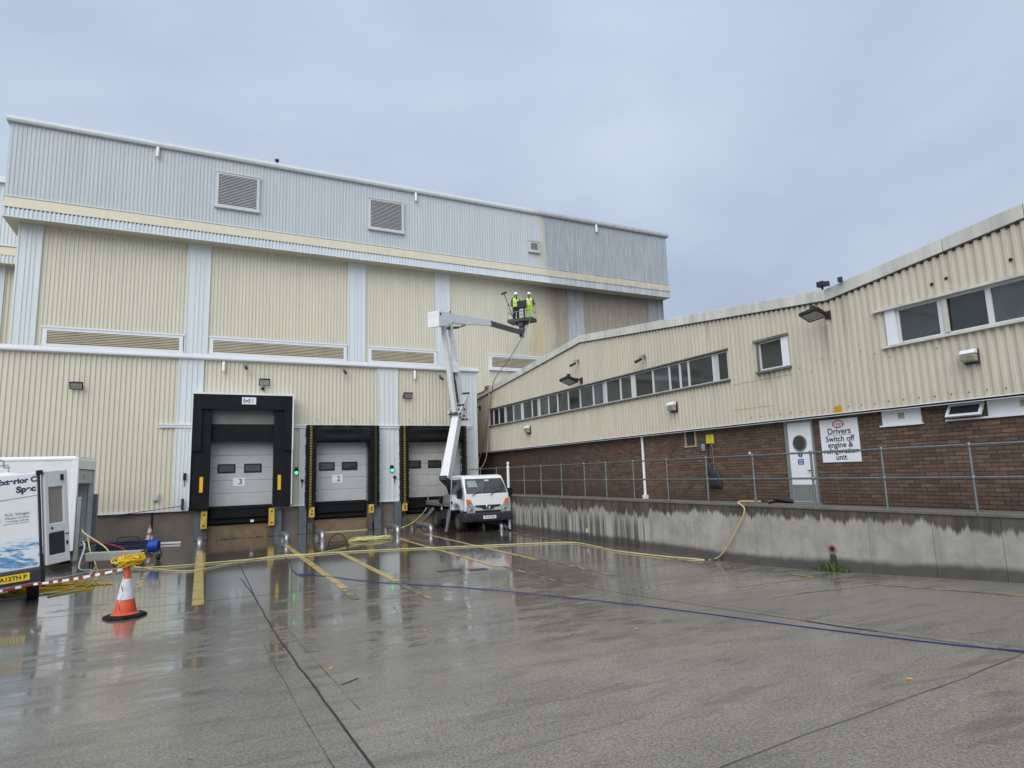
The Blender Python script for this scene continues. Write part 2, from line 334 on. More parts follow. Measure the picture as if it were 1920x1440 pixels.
# wet yard concrete
g = G('wet_yard_concrete', .4, .5)
n1 = g.noise((.35, .55, .35), 6, .6, .3); n2 = g.noise((1.6, 3.2, 1), 6, .65, 0, 3); n3 = g.noise(30, 4, .7); agg = g.voro(70); agg2 = g.noise(140, 2, .6); grit = g.noise(55, 3, .75, 0, 2)
left = g.ramp(g.x, 1.12, .98)                                # the western bay was cast in a greyer mix
base = g.mix(g.ramp(n1, .3, .7), (.166, .139, .098), (.312, .266, .198)); base2 = g.mix(g.ramp(n1, .3, .7), (.108, .104, .080), (.196, .190, .150))
col = g.mix(left, base, base2); col = g.mix(g.math('MULTIPLY', g.ramp(n2, .42, .70), .55), col, (.125, .106, .082))
east = g.math('MULTIPLY', g.ramp(g.x, 6.58, 6.68), .35); col = g.mix(east, col, (.165, .150, .122))
col = g.mix(g.math('MULTIPLY', g.ramp(agg, .32, .12), g.ramp(agg2, .45, .62, 0, .55)), col, (.48, .45, .40))
col = g.mix(g.math('MULTIPLY', g.ramp(n3, .5, .75), .35), col, (.12, .11, .095))
col = g.mix(g.ramp(grit, .34, .66), g.mix(.55, col, (.075, .068, .058)), g.mix(.42, col, (.44, .41, .36)))
sk = g.noise((.9, 4.5, 1), 5, .6, .6, 8); col = g.mix(g.math('MULTIPLY', g.ramp(sk, .52, .66), .5), col, (.10, .085, .066))
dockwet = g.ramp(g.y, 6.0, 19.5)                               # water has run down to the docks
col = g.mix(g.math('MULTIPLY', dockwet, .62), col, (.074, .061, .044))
g.L.new(col, g.b.inputs['Base Color'])
wet = g.math('ADD', g.math('MULTIPLY', n2, .55), g.math('ADD', g.math('MULTIPLY', n1, .45), g.math('MULTIPLY', dockwet, .16)))
pud = g.ramp(wet, .40, .62); near = g.ramp(g.y, 3.2, 8.5)
film = g.math('MULTIPLY', pud, near)
g.L.new(g.ramp(film, 0, 1, .45, .16), g.b.inputs['Roughness'])
g.L.new(g.math('MULTIPLY', g.ramp(film, 0, 1, .35, .95), 1), g.b.inputs['Coat Weight']); g.L.new(g.ramp(film, 0, 1, .24, .07), g.b.inputs['Coat Roughness']); g.b.inputs['Coat IOR'].default_value = 1.38
hgt = g.math('ADD', g.math('MULTIPLY', n3, .6), g.math('MULTIPLY', agg, .5)); g.bump(hgt, g.ramp(film, 0, 1, .42, .10), .012)
M['ground'] = g.m
# worn yellow paint: broken up where the concrete shows through
def paint(name, wear):
    g = G(name, .45); n = g.noise((2.2, 2.2, 1), 6, .7); n2 = g.noise(24, 3, .7); k = g.ramp(g.math('ADD', g.math('MULTIPLY', n, .75), g.math('MULTIPLY', n2, .25)), wear-.035, wear+.035)
    col = g.mix(k, (.13, .117, .095), g.mix(g.noise(5), (.40, .29, .075), (.56, .43, .15))); g.L.new(col, g.b.inputs['Base Color'])
    g.b.inputs['Coat Weight'].default_value = .4; g.b.inputs['Coat Roughness'].default_value = .15; return g.m
M['line'] = paint('worn_yellow_line', .445); M['line_faint'] = paint('faint_yellow_line', .53)
# retaining wall: rain-soaked top, lime runs below, splash-back at the foot
g = G('retaining_wall_concrete', .6)
d1 = g.noise((1, .75, .02), 4, .7); d2 = g.noise((1, 5.5, .10), 5, .7, 0, 4); blot = g.noise(2.2, 6, .6); sp = g.noise(40, 3)
conc = g.mix(g.ramp(blot, .3, .7), (.285, .272, .240), (.41, .39, .345)); conc = g.mix(g.math('MULTIPLY', g.ramp(sp, .5, .75), .35), conc, (.19, .18, .155)); vst = g.noise((1, 6, .25), 5, .65, 0, 11); conc = g.mix(g.math('MULTIPLY', g.ramp(vst, .5, .75), .4), conc, (.20, .185, .155))
far = g.ramp(g.y, 13.9, 14.2)
lime = g.mix(g.ramp(d2, .42, .6), (.085, .078, .06), (.40, .40, .38)); low = g.math('MULTIPLY', far, g.ramp(g.z, 1.0, .5, .25, .9)); conc = g.mix(low, conc, lime)
lev = g.math('ADD', g.math('ADD', g.ramp(far, 0, 1, 1.10, .98), g.math('MULTIPLY', g.math('SUBTRACT', d1, .5), -.75)), g.math('MULTIPLY', g.math('SUBTRACT', d2, .5), g.ramp(far, 0, 1, -.62, -1.0)))
soak = g.ramp(g.math('SUBTRACT', g.z, lev), -.055, .05)
col = g.mix(soak, conc, g.mix(g.ramp(g.noise((1, 7, .4), 4), .3, .7), (.060, .052, .040), (.115, .102, .080)))
foot = g.ramp(g.math('SUBTRACT', g.z, g.math('ADD', g.math('MULTIPLY', d1, .22), g.math('MULTIPLY', blot, .16))), g.math('ADD', .10, g.ramp(g.y, 11, 5, 0, .30)), g.math('ADD', -.04, g.ramp(g.y, 11, 5, 0, .30))); col = g.mix(g.math('MULTIPLY', foot, .85), col, (.045, .042, .040))
g.L.new(col, g.b.inputs['Base Color']); g.L.new(g.ramp(soak, 0, 1, .7, .4), g.b.inputs['Roughness']); g.bump(g.math('ADD', sp, blot), .25, .01)
M['retain'] = g.m
# bricks, tint carried by each brick
g = G('brown_brick', .72); at = g.N.new('ShaderNodeAttribute'); at.attribute_name = 'tint'; oi = g.N.new('ShaderNodeObjectInfo')
n = g.noise(9, 5, .6); col = g.mix(at.outputs['Fac'], (.088, .056, .038), (.175, .118, .080)); col = g.mix(g.math('MULTIPLY', g.ramp(n, .4, .75), .4), col, (.10, .062, .043))
damp = g.ramp(g.math('ADD', g.z, g.math('MULTIPLY', g.noise((1, 1.2, .4), 4), .7)), 2.15, 1.6); col = g.mix(g.math('MULTIPLY', damp, .5), col, (.06, .038, .024))
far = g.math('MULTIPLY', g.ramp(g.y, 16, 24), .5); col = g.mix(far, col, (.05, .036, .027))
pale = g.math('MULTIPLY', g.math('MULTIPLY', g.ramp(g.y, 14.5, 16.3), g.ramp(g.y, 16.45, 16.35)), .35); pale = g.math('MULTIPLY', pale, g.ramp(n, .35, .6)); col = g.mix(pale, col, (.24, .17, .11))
g.L.new(col, g.b.inputs['Base Color']); g.bump(g.noise(60, 3), .3, .006); M['brick'] = g.m
# graphic of blue water on the van door
g = G('water_graphic', .3); wa_ = g.noise((2.2, 2, 8), 4, .6, 1.6); wb_ = g.noise((3, 3, 14), 5, .65, 2.0, 9)
col = g.mix(g.ramp(wa_, .47, .60), (.70, .76, .81), (.16, .36, .58)); col = g.mix(g.math('MULTIPLY', g.ramp(wb_, .5, .62), g.ramp(wa_, .40, .55)), col, (.04, .13, .36)); col = g.mix(g.ramp(g.z, 1.12, 1.30), col, (.70, .75, .79)); g.L.new(col, g.b.inputs['Base Color']); M['water'] = g.m

# ================================================================== GROUND
xs = [-300, -120, -60, -35, -20]+[-16+i*.8 for i in range(41)]+[20, 30, 60, 120, 300]
ys = [-300, -100, -40, -15, -6]+[-3+i*.4 for i in range(44)]+[16, 20, 25, 30, 45, 80, 150, 300]
gb = MB(); nx = len(xs)
gb.add([(x, y, ground_z(y)) for y in ys for x in xs], [(j*nx+i, j*nx+i+1, (j+1)*nx+i+1, (j+1)*nx+i) for j in range(len(ys)-1) for i in range(nx-1)])
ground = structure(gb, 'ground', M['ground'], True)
def strip(pts, w_, h, mt, name, jit=0):
    """a ribbon lying on the yard"""
    mb = MB(); P = []
    for a, b in zip(pts[:-1], pts[1:]):
        a, b = V(a), V(b); k = max(1, int((b-a).length/.35))
        for i in range(k): P.append(a.lerp(b, i/k))
    P.append(V(pts[-1])); vs = []
    for i, p in enumerate(P):
        t = (P[min(i+1, len(P)-1)]-P[max(i-1, 0)]); t.z = 0; t.normalize(); nrm = V((-t.y, t.x, 0)); j = random.uniform(-jit, jit)
        for s_ in (1, -1):
            q = p+nrm*(s_*w_/2+j+random.uniform(-jit, jit)*.3); vs.append((q.x, q.y, ground_z(q.y)+h))
    mb.add(vs, [(2*i+1, 2*i+3, 2*i+2, 2*i) for i in range(len(P)-1)])
    ORG[0] = V((0, 0, 0)); return mb.build(name, mt, ground)
def px(*pp): return [gg(*p) for p in pp]
for x_, a, b, w_, k in ((.02, 23.2, 13.1, .20, 'line'), (2.66, 23.0, 13.2, .17, 'line'), (3.8, 19.6, 13.4, .17, 'line'), (6.42, 22.5, 13.9, .15, 'line'), (6.55, 13.9, 11.3, .10, 'line_faint'),
                        (7.72, 23.4, 14.4, .15, 'line'), (7.86, 14.4, 11.2, .09, 'line_faint'), (10.45, 22, 10.2, .09, 'line_faint'), (-1.15, 20.6, 15.6, .12, 'line_faint'), (3.78, 13.3, 11.2, .13, 'line_faint'), (2.62, 13.1, 11.9, .14, 'line_faint')):
    strip([(x_, a, 0), (x_, b, 0)], w_, .005, M[k], 'painted_line')
for pts, k in ((px((1378, 1101), (1526, 1083)), 'line'), (px((1526, 1083), (1487, 1077)), 'line'), (px((1450, 1119), (1638, 1096)), 'line'), (px((1638, 1096), (1920, 1118)), 'line_faint'), (px((1640, 1096), (1790, 1108)), 'line')):
    strip(pts, .055, .006, M[k], 'painted_line')
J1 = px((452, 1085), (478, 1120), (503, 1165), (527, 1203), (560, 1250), (592, 1292), (628, 1340), (660, 1385), (700, 1440), (742, 1500))
strip(J1, .020, .004, M['tar'], 'expansion_joint', .007)
for dx in (-.22, .2):
    strip([p+V((dx, 0, 0)) for p in (J1[2:7] if dx > 0 else J1[3:9])], .006, .004, M['cut'], 'saw_cut', .01)
strip(px((640, 1285), (672, 1272)), .02, .004, M['tar'], 'saw_cut', .004)
strip(px((1350, 1440), (1430, 1408), (1520, 1373), (1610, 1342), (1700, 1310), (1810, 1270), (1920, 1225)), .008, .004, M['cut'], 'expansion_joint', .012)
strip([(6.63, 13.5, 0), (6.63, 2.0, 0)], .014, .003, M['tar'], 'expansion_joint', .004)
strip([(6.83, 9.2, 0), (6.85, 2.0, 0)], .006, .003, M['cut'], 'saw_cut', .004)
strip([(6.62, 5.5, 0), (6.63, 4.6, 0)], .04, .0045, M['tar'], 'expansion_joint', .012)
strip([(-12, 13.6, 0), (1.0, 13.45, 0), (6.6, 13.3, 0), (11, 13.2, 0)], .016, .0035, M['tar'], 'expansion_joint', .01)
strip([(1.0, 23.8, 0), (1.0, 13.5, 0)], .018, .0035, M['tar'], 'expansion_joint', .006)
strip([(-12, 18.9, 0), (10.9, 18.7, 0)], .014, .0035, M['tar'], 'expansion_joint', .01)
for x0, y0, x1, y1 in ((820, 1072, 865, 1068), (880, 1070, 912, 1066)):
    a = gg(x0, y0); b = gg(x1, y1); mb = MB(); mb.box(min(a.x, b.x), max(a.x, b.x), min(a.y, b.y)-.12, max(a.y, b.y)+.12, .0032, .0048); structure(mb, 'bitumen_patch', M['patch'], parent=ground)

# ================================================================== WAREHOUSE (tall, washed white and cream)
fx = lambda Y: (lambda a, d, z: (a, Y-d, z))
YW, YF, YU = 33.5, 32.75, 32.95
wh = thing('warehouse', 'tall cream and white ribbed warehouse with high louvres and a deep overhanging band', 'warehouse', (10, YW, 0))
pils = [(-7.72, -6.85), (-.98, .02), (6.84, 7.76), (11.83, 12.73), (20.89, 22.08), (27.39, 28.75)]
for (a, b), (c, d) in zip(pils[:-1], pils[1:]):
    mb = MB(); mb.rib(fx(YW), b, c, 0, 13.97, .163, .030); mb.build('cladding_panel', M['cream_wh'], wh)
for a, b in pils:
    mb = MB(); y0 = YW-.06
    mb.box(a, b, y0, YW-.002, 0, 13.968)
    for f in (.33, .52, .71): x_ = a+(b-a)*f; mb.box(x_-.03, x_+.03, y0-.022, y0-.001, 0, 13.966)
    mb.box(a-.02, a+.05, y0-.03, y0-.001, 0, 13.965); mb.box(b-.05, b+.02, y0-.03, y0-.001, 0, 13.965)
    mb.build('pilaster', M['pil_wh'], wh)
mb = MB(); mb.box(-7.72, -7.70, YW, 62, 0, 13.97); mb.box(28.73, 28.75, YW, 62, 0, 13.97); mb.build('side_wall', M['white_wh'], wh)
mb = MB(); mb.box(-8.18, 28.85, YF+.02, YW+.05, 13.97, 14.01); mb.box(-8.18, -7.6, YW+.05, 62, 13.97, 14.01); mb.build('soffit', M['flash_wh'], wh)
mb = MB(); mb.rib(fx(YF), -8.18, 28.87, 13.97, 14.44, .163, .04); mb.box(-8.19, 28.88, YF-.05, YF+.02, 13.955, 13.985); mb.box(-8.2, -8.18, YF, 62, 13.97, 14.44); mb.box(28.87, 28.89, YF, 62, 13.97, 14.44); mb.build('fascia_band', M['fascia_wh'], wh)
mb = MB(); mb.quad((-8.2, YF-.055, 14.42), (28.9, YF-.055, 14.42), (28.9, YU-.03, 14.965), (-8.2, YU-.03, 14.965)); mb.box(-8.2, 28.9, YF-.055, YF-.04, 14.40, 14.425); mb.quad((-8.2, 62, 14.42), (-8.2, YF-.055, 14.42), (-8.2, YU-.03, 14.965), (-8.2, 62, 14.965)); mb.quad((28.9, YF-.055, 14.42), (28.9, 62, 14.42), (28.9, 62, 14.965), (28.9, YU-.03, 14.965)); mb.build('flashing', M['flash_wh'], wh)
mb = MB(); mb.box(-8.17, 28.86, YF-.016, YF-.008, 14.365, 14.415); mb.build('trough_shade_strip', M['shade_strip'], wh)  # added dark strip: paints the shade in the fascia troughs
mb = MB(); mb.rib(fx(YU), -8.2, 28.95, 14.99, 18.5, .163, .022); mb.box(-8.22, -8.2, YU, 62, 14.99, 18.5); mb.box(28.95, 28.97, YU, 62, 14.99, 18.5); mb.build('upper_cladding', M['white_wh'], wh)
mb = MB(); mb.box(-8.24, 29, YU-.07, YU+.02, 14.955, 15.0); mb.build('drip_trim', M['fascia_wh'], wh)
mb = MB(); mb.prism([(-8.35, YU-.16, 18.44), (-8.35, YU-.2, 18.56), (-8.35, YU-.12, 18.74), (-8.35, YU+.4, 18.76), (-8.35, YU+.4, 18.44)], (37.5, 0, 0)); mb.box(-8.35, -8.1, YU+.4, 62, 18.44, 18.75); mb.box(28.9, 29.15, YU+.4, 62, 18.44, 18.75); mb.build('parapet_coping', M['coping_wh'], wh, bevel=.02)
mb = MB(); mb.box(-8.1, 28.9, YU+.3, 62, 18.3, 18.36); mb.build('roof', M['roof'], wh)
def louvre(par, x0, x1, z0, z1, Y, n, fw, fm, sm, lip=.06):
    """framed louvre in a wall facing the viewer"""
    fr = MB(); fr.box(x0-fw, x0, Y-.10, Y+.05, z0-fw, z1+fw); fr.box(x1, x1+fw, Y-.10, Y+.05, z0-fw, z1+fw); fr.box(x0-fw-lip, x1+fw+lip, Y-.13, Y-.1, z1+fw-.03, z1+fw+.04); fr.box(x0, x1, Y-.1, Y+.05, z1, z1+fw); fr.box(x0-fw-lip*.5, x1+fw+lip*.5, Y-.14, Y+.05, z0-fw-.03, z0)
    o = fr.build('louvre', fm, par); bk = MB(); bk.box(x0, x1, Y-.045, Y-.04, z0, z1); bk.build('backing', M['dark_recess'], o)
    h = (z1-z0)/n; me = None
    for i in range(n):
        z = z0+h*(i+.5); mb = MB(); mb.quad((x0, Y-.095, z-h*.48), (x1, Y-.095, z-h*.48), (x1, Y-.05, z+h*.36), (x0, Y-.05, z+h*.36)); mb.box(x0, x1, Y-.099, Y-.092, z-h*.46, z-h*.34)
        mb.build('slat', sm, o)
    return o
louvre(wh, .25, 2.03, 15.98, 17.60, YU-.03, 20, .13, M['coping_wh'], M['louvre'])
louvre(wh, 7.92, 9.68, 15.98, 17.56, YU-.03, 20, .13, M['coping_wh'], M['louvre'])
louvre(wh, 17.98, 18.48, 16.03, 16.48, YU-.03, 7, .14, M['coping_wh'], M['louvre'])
for a, b in ((-6.4, -1.2), (.28, 6.6), (8.1, 11.7), (15.35, 19.3)): louvre(wh, a, b, 8.52, 9.14, YW-.03, 8, .16, M['white_trim'], M['louvre_c'])
for x_ in (-2.47, 10.53, 23.0):
    mb = MB(); z1 = 18.42; mb.tube([(x_, YU+.05, z1), (x_, YU-.1, z1-.01), (x_, YU-.14, z1-.08), (x_, YU-.15, z1-.5)], .075, 10); mb.build('overflow_pipe', M['white_trim'], wh, True)
mb = MB(); mb.cyl((2.99, 33.1, 18.7), (2.99, 33.1, 18.95), .05); mb.lathe([(.05, 0), (.11, .03), (.11, .12), (.04, .16)], (2.99, 33.1, 18.93), 12); mb.build('roof_vent_cap', M['black'], wh, True)
# second warehouse block, further back on the west side
wa = thing('warehouse_annex', 'cream and white warehouse block set back behind the big warehouse corner', 'warehouse', (-20, 40.7, 0))
mb = MB(); mb.rib(fx(40.7), -50, -8, 0, 13.97, .163, .04); mb.build('cladding_panel', M['cream_dock'], wa)
for a in (-10.75, -17.5, -24.5, -31, -38):
    mb = MB(); mb.box(a, a+.95, 40.6, 40.698, 0, 13.96); mb.build('pilaster', M['white_dock'], wa)
mb = MB(); mb.box(-50, -8, 39.97, 40.75, 13.97, 14.0); mb.build('soffit', M['cream_trim'], wa)
mb = MB(); mb.rib(fx(40), -50, -8, 13.96, 14.44, .163, .04); mb.build('fascia_band', M['white_dock'], wa)
mb = MB(); mb.quad((-50, 39.95, 14.42), (-8, 39.95, 14.42), (-8, 40.17, 14.965), (-50, 40.17, 14.965)); mb.build('flashing', M['cream_trim'], wa)
mb = MB(); mb.rib(fx(40.2), -50, -8, 14.99, 18.5, .163, .028); mb.box(-50, -8, 40.1, 40.2, 14.955, 15); mb.build('upper_cladding', M['white_dock'], wa)
mb = MB(); mb.box(-50, -8, 40.0, 40.6, 18.44, 18.76); mb.build('parapet_coping', M['white_trim'], wa)

# ================================================================== LOADING DOCK BUILDING
YD = 27.4
dk = thing('loading_dock_building', 'low cream ribbed loading dock building with three numbered roller bays', 'building', (2.5, YD, 0))
for a, b, z0 in ((-6.58, -.95, 4.45), (-.1, 6.92, 4.45), (7.83, 10.86, 4.45), (-6.58, -.95, 1.2), (3.28, 3.6, 1.17)):
    mb = MB(); mb.rib(fx(YD), a, b, z0, 7.08 if z0 > 4 else 4.45, .163, .034); mb.build('cladding_panel', M['cream_dock'], dk)
def pilaster(a, b, z0, z1):
    mb = MB(); mb.box(a, b, YD-.055, YD+.02, z0, z1)
    for f in (.28, .5, .72): x_ = a+(b-a)*f; mb.box(x_-.028, x_+.028, YD-.08, YD-.054, z0, z1-.002)
    for x_ in (a, b): mb.box(x_-.03, x_+.03, YD-.085, YD-.053, z0, z1-.001)
    mb.build('pilaster', M['white_dock'], dk)
for a, b, z0, z1 in ((-.93, -.1, 4.5, 7.07), (-.95, -.40, 1.2, 4.34), (6.93, 7.82, 4.5, 7.07), (6.97, 7.86, 1.17, 4.34), (10.87, 11.68, .9, 7.07), (3.64, 3.88, 1.17, 4.34)): pilaster(a, b, z0, z1)
mb = MB(); mb.prism([(-6.75, YD-.12, 7.06), (-6.75, YD-.2, 7.10), (-6.75, YD-.2, 7.18), (-6.75, YD-.14, 7.20), (-6.75, YD-.14, 7.29), (-6.75, YD+.3, 7.31), (-6.75, YD+.3, 7.06)], (18.55, 0, 0)); mb.build('parapet_coping', M['white_trim'], dk)
mb = MB(); mb.box(-6.6, 11.7, YD+.3, 33.4, 6.9, 6.96); mb.build('roof', M['roof'], dk)
mb = MB(); mb.box(11.66, 11.70, YD+.02, 33.4, 0, 7.05); mb.box(-6.62, -6.58, YD, 33.4, 0, 7.05); mb.build('side_wall', M['cream_dock'], dk)
mb = MB()
for a, b in ((-1.56, -.42), (3.28, 3.9), (6.93, 7.93), (10.9, 11.4)): mb.box(a, b, YD-.11, YD-.05, 4.345, 4.495); mb.box(a, b, YD-.14, YD-.11, 4.44, 4.50)
mb.box(3.9, 6.93, YD-.09, YD-.05, 4.47, 4.50); mb.box(7.93, 10.9, YD-.09, YD-.05, 4.47, 4.50); mb.build('flashing', M['white_trim'], dk)['kind'] = 'stuff'
mb = MB(); mb.box(-6.6, -.42, YD-.10, YD-.02, 1.15, 1.205); mb.box(3.28, 3.9, YD-.10, YD-.02, 1.13, 1.18); mb.box(6.93, 7.86, YD-.10, YD-.02, 1.13, 1.18); mb.build('base_trim', M['white_trim'], dk)
for nm_, mt_, bv_, bx_ in (('plinth', 'plinth', 0, [(a, b, YD+.02, YD+.6, 0, 1.15) for a, b in ((-6.58, .25), (2.6, 4.3), (6.45, 8.2), (10.9, 11.68))]), ('pit_beam', 'beam', 0, [(a, b, YD-.02, YD+.6, 0, .52) for a, b in ((.25, 2.6), (4.3, 6.45), (8.2, 10.9))]),
        ('dock_column', 'col_grey', .02, [(a, a+.30, YD-.28, YD+.02, .0, 1.12) for a in (-.22, 2.66, 3.62, 6.72, 7.62)]), ('buffer_plinth', 'conc_dark', .02, [(a, a+.22, YD-.3, YD+.02, 0, .42) for a in (.04, 2.44, 3.95, 6.42, 7.95)])):
    for q in bx_: mb = MB(); mb.box(*q); mb.build(nm_, M[mt_], dk, bevel=bv_)
wc = MB()
for a, b, z0, z1 in ((-6.58, -.4, 1.2, 7), (3.3, 3.9, 1.2, 7), (6.95, 7.9, 1.2, 7), (-.4, 11.6, 4.6, 7)): wc.box(a, b, YD+.05, YD+.12, z0, z1)
wc.build('inner_wall', M['grey_panel'], dk)
def dock_door(x0, x1, num, mt, wins, nx_):
    Y = YD+.14; z0, hs = 1.26, .50; o = None
    fr = MB(); fr.box(x0-.12, x0, Y-.05, Y+.1, 1.2, 4.6); fr.box(x1, x1+.12, Y-.05, Y+.1, 1.2, 4.6); fr.box(x0-.12, x1+.12, Y-.02, Y+.1, 4.55, 4.9); o = fr.build('dock_door', M['grey_panel'], dk)
    for i in range(6):
        mb = MB(); za, zb = z0+i*hs, z0+(i+1)*hs-.012; mb.prism([(x0, Y+.04, za), (x0, Y+.002, za), (x0, Y, za+.012), (x0, Y, zb-.02), (x0, Y+.012, zb), (x0, Y+.04, zb)], (x1-x0, 0, 0))
        for k in (.33, .66): mb.box(x0, x1, Y-.003, Y+.01, za+hs*k-.004, za+hs*k+.004)
        mb.build('door_section', mt, o)
    for a, b in wins:
        mb = MB(); mb.box(a-.03, b+.03, Y-.03, Y+.01, 2.55, 2.91); mb.build('window_frame', M['black'], o, bevel=.015); mb = MB(); mb.box(a+.03, b-.03, Y-.033, Y-.02, 2.61, 2.85); mb.build('window_pane', M['glass_tint'], o)
    if num:
        mb = MB(); mb.box(nx_-.27, nx_+.17, Y-.012, Y-.006, 2.03, 2.36); mb.build('number_sign', M['sign_white'], o); lettering(num, (nx_, Y-.014, 2.19), (1, 0, 0), (0, 0, 1), .30, M['ink'], o, 'number', bold=.004)
    lv = MB(); lv.box(x0+.05, x1-.03, YD-.12, YD+.5, 1.13, 1.23); lv.box(x0+.1, x1-.08, YD-.10, YD-.05, .8, 1.12); lv.box(x0, x1, YD+.0, YD+.1, .52, 1.15)
    lv.box(x0+.05, x1-.05, YD-.14, YD-.02, .60, .70); lv.build('dock_leveller', M['black_rub'], o, bevel=.01)
    if num == '3':
        mb = MB(); mb.box(1.80, 1.92, YD-.155, YD-.14, .6, .69); mb.build('rating_plate', M['sign_white'], o)
    return o
dock_door(.24, 2.6, '3', M['door'], ((.58, 1.17), (1.55, 2.15)), 1.40)
dock_door(4.25, 6.45, '2', M['door'], ((4.48, 5.07), (5.43, 6.04)), 5.27)
dock_door(8.2, 10.85, '', M['door_old'], ((8.36, 8.93), (9.32, 9.9)), 0)
# deep curtain shelter round bay 3
sh = thing('dock_shelter', 'deep black curtain dock shelter with white edge trim around door 3', 'dock shelter', (1.43, 27.1, 1.2))
Y0 = 26.75
mb = MB(); mb.box(-.42, 3.28, Y0, YD, 5.63, 5.67); mb.box(-.425, -.395, Y0+.01, YD, 1.3, 5.63); mb.box(3.25, 3.28, Y0+.01, YD, 1.25, 5.63); mb.box(-.43, 3.29, Y0-.015, Y0+.01, 5.615, 5.685); mb.box(3.245, 3.295, Y0-.015, Y0+.01, 3.4, 5.61); mb.build('edge_trim', M['white_trim'], sh)
mb = MB(); mb.box(-.06, 3.25, Y0, Y0+.04, 5.02, 5.615); mb.build('header_curtain', M['black_fab'], sh, bevel=.015)
mb = MB(); mb.box(-.395, -.06, Y0+.005, Y0+.05, 3.40, 5.613); mb.build('side_curtain', M['black_fab'], sh, bevel=.012)
mb = MB(); mb.box(2.93, 3.243, Y0+.005, Y0+.05, 3.40, 5.018); mb.build('side_curtain', M['black_fab'], sh, bevel=.012)
mb = MB(); mb.box(-.40, .28, Y0+.09, Y0+.19, 1.18, 5.3); mb.box(-.39, -.30, Y0+.19, YD-.07, 1.25, 5.6); mb.build('side_pad', M['black_fab'], sh, bevel=.03)
mb = MB(); mb.box(2.56, 3.23, Y0+.09, Y0+.19, 1.16, 5.3); mb.box(3.14, 3.24, Y0+.19, YD-.07, 1.25, 5.6); mb.build('side_pad', M['black_fab'], sh, bevel=.03)
mb = MB(); mb.box(.2, 2.62, Y0+.30, Y0+.36, 3.78, 4.47); mb.build('head_curtain', M['black_fab'], sh, bevel=.02)
mb = MB(); mb.box(.2, 2.62, Y0+.42, Y0+.45, 4.47, 5.4); mb.build('rain_panel', M['grey_panel'], sh)
for a in (-.07, 2.74):
    mb = MB(); mb.box(a, a+.12, Y0+.075, Y0+.088, 1.83, 2.42); mb.build('reflector_strip', M['yellow'], sh)
sg = MB(); sg.box(1.33, 1.85, Y0-.014, Y0-.002, 5.24, 5.52)
sg = single(sg, 'maker_sign', M['sign_white'], 'small white sign lettered bd on the black dock shelter header', 'sign')
lettering('bd', (1.50, Y0-.016, 5.38), (1, 0, 0), (0, 0, 1), .25, M['ink_navy'], sg, bold=.004)
for i in range(4):
    mb = MB(); mb.box(1.64, 1.78-.02*(i % 2), Y0-.0155, Y0-.0145, 5.31+i*.04, 5.325+i*.04); mb.build('small_print', M['ink_grey'], sg)
# pleated seals at bays 2 and 1
def dock_seal(x0, x1, xi0, xi1, label):
    s_ = thing('dock_seal', label, 'dock seal', ((x0+x1)/2, 27.2, 1), 'pleated dock seals')
    for a, b, stripe in ((x0, xi0, True), (xi1, x1, False)):
        mb = MB(); n = 30; z0, z1 = 1.0, 4.44; h = (z1-z0)/n
        for i in range(n):
            j = random.uniform(-.012, .012); mb.box(a+j, b+j, YD-.42+random.uniform(-.02, .02), YD-.05, z0+i*h, z0+(i+.90)*h); mb.box(a+.015, b-.015, YD-.38, YD-.051, z0+(i+.9)*h, z0+(i+1)*h)
        p_ = mb.build('side_pad', M['black_rub'], s_)
        mb = MB(); c = a+(b-a)*(.42 if stripe else .62)
        for i in range(n): mb.box(c-.045, c+.045, YD-.446, YD-.42, z0+(i+.08)*h, z0+(i+.82)*h)
        mb.build('guide_stripe', M['seal_stripe'] if stripe else M['dusty'], p_)
    mb = MB(); nu, nv = 24, 10; vs = []
    for j in range(nv+1):
        for i in range(nu+1):
            u, v_ = i/nu, j/nv; sag = .10*math.sin(math.pi*u)*(1-v_); vs.append((xi0-.05+(xi1-xi0+.1)*u, YD-.36-.07*math.sin(v_*3.1)-.025*math.sin(u*17+v_*4)-.04*math.sin(u*math.pi)*math.sin(v_*9), 3.70+.70*v_+sag*.3))
    mb.add(vs, [(j*(nu+1)+i, j*(nu+1)+i+1, (j+1)*(nu+1)+i+1, (j+1)*(nu+1)+i) for j in range(nv) for i in range(nu)]); mb.build('head_curtain', M['black_fab'], s_, True)
    mb = MB(); mb.box(x0, x1, YD-.40, YD-.05, 4.42, 4.455); mb.build('top_cover', M['bumper'], s_)
    for k in range(4):
        x_ = x0+.55+k*(x1-x0-.8)/3; mb = MB(); mb.cyl((x_, YD-.36, 4.455), (x_-.12, YD-.05, 4.78), .007, n=6); mb.build('stay_rod', M['steel_dull'], s_)
    return s_
M['dusty'] = mat('dusty_rubber', (.05, .042, .028), .7, var=.3, vs=8)
dock_seal(3.86, 6.90, 4.26, 6.48, 'pleated black dock seal with yellow edge stripe around door 2')
dock_seal(7.88, 11.0, 8.22, 10.84, 'pleated black dock seal behind the boom lift truck')
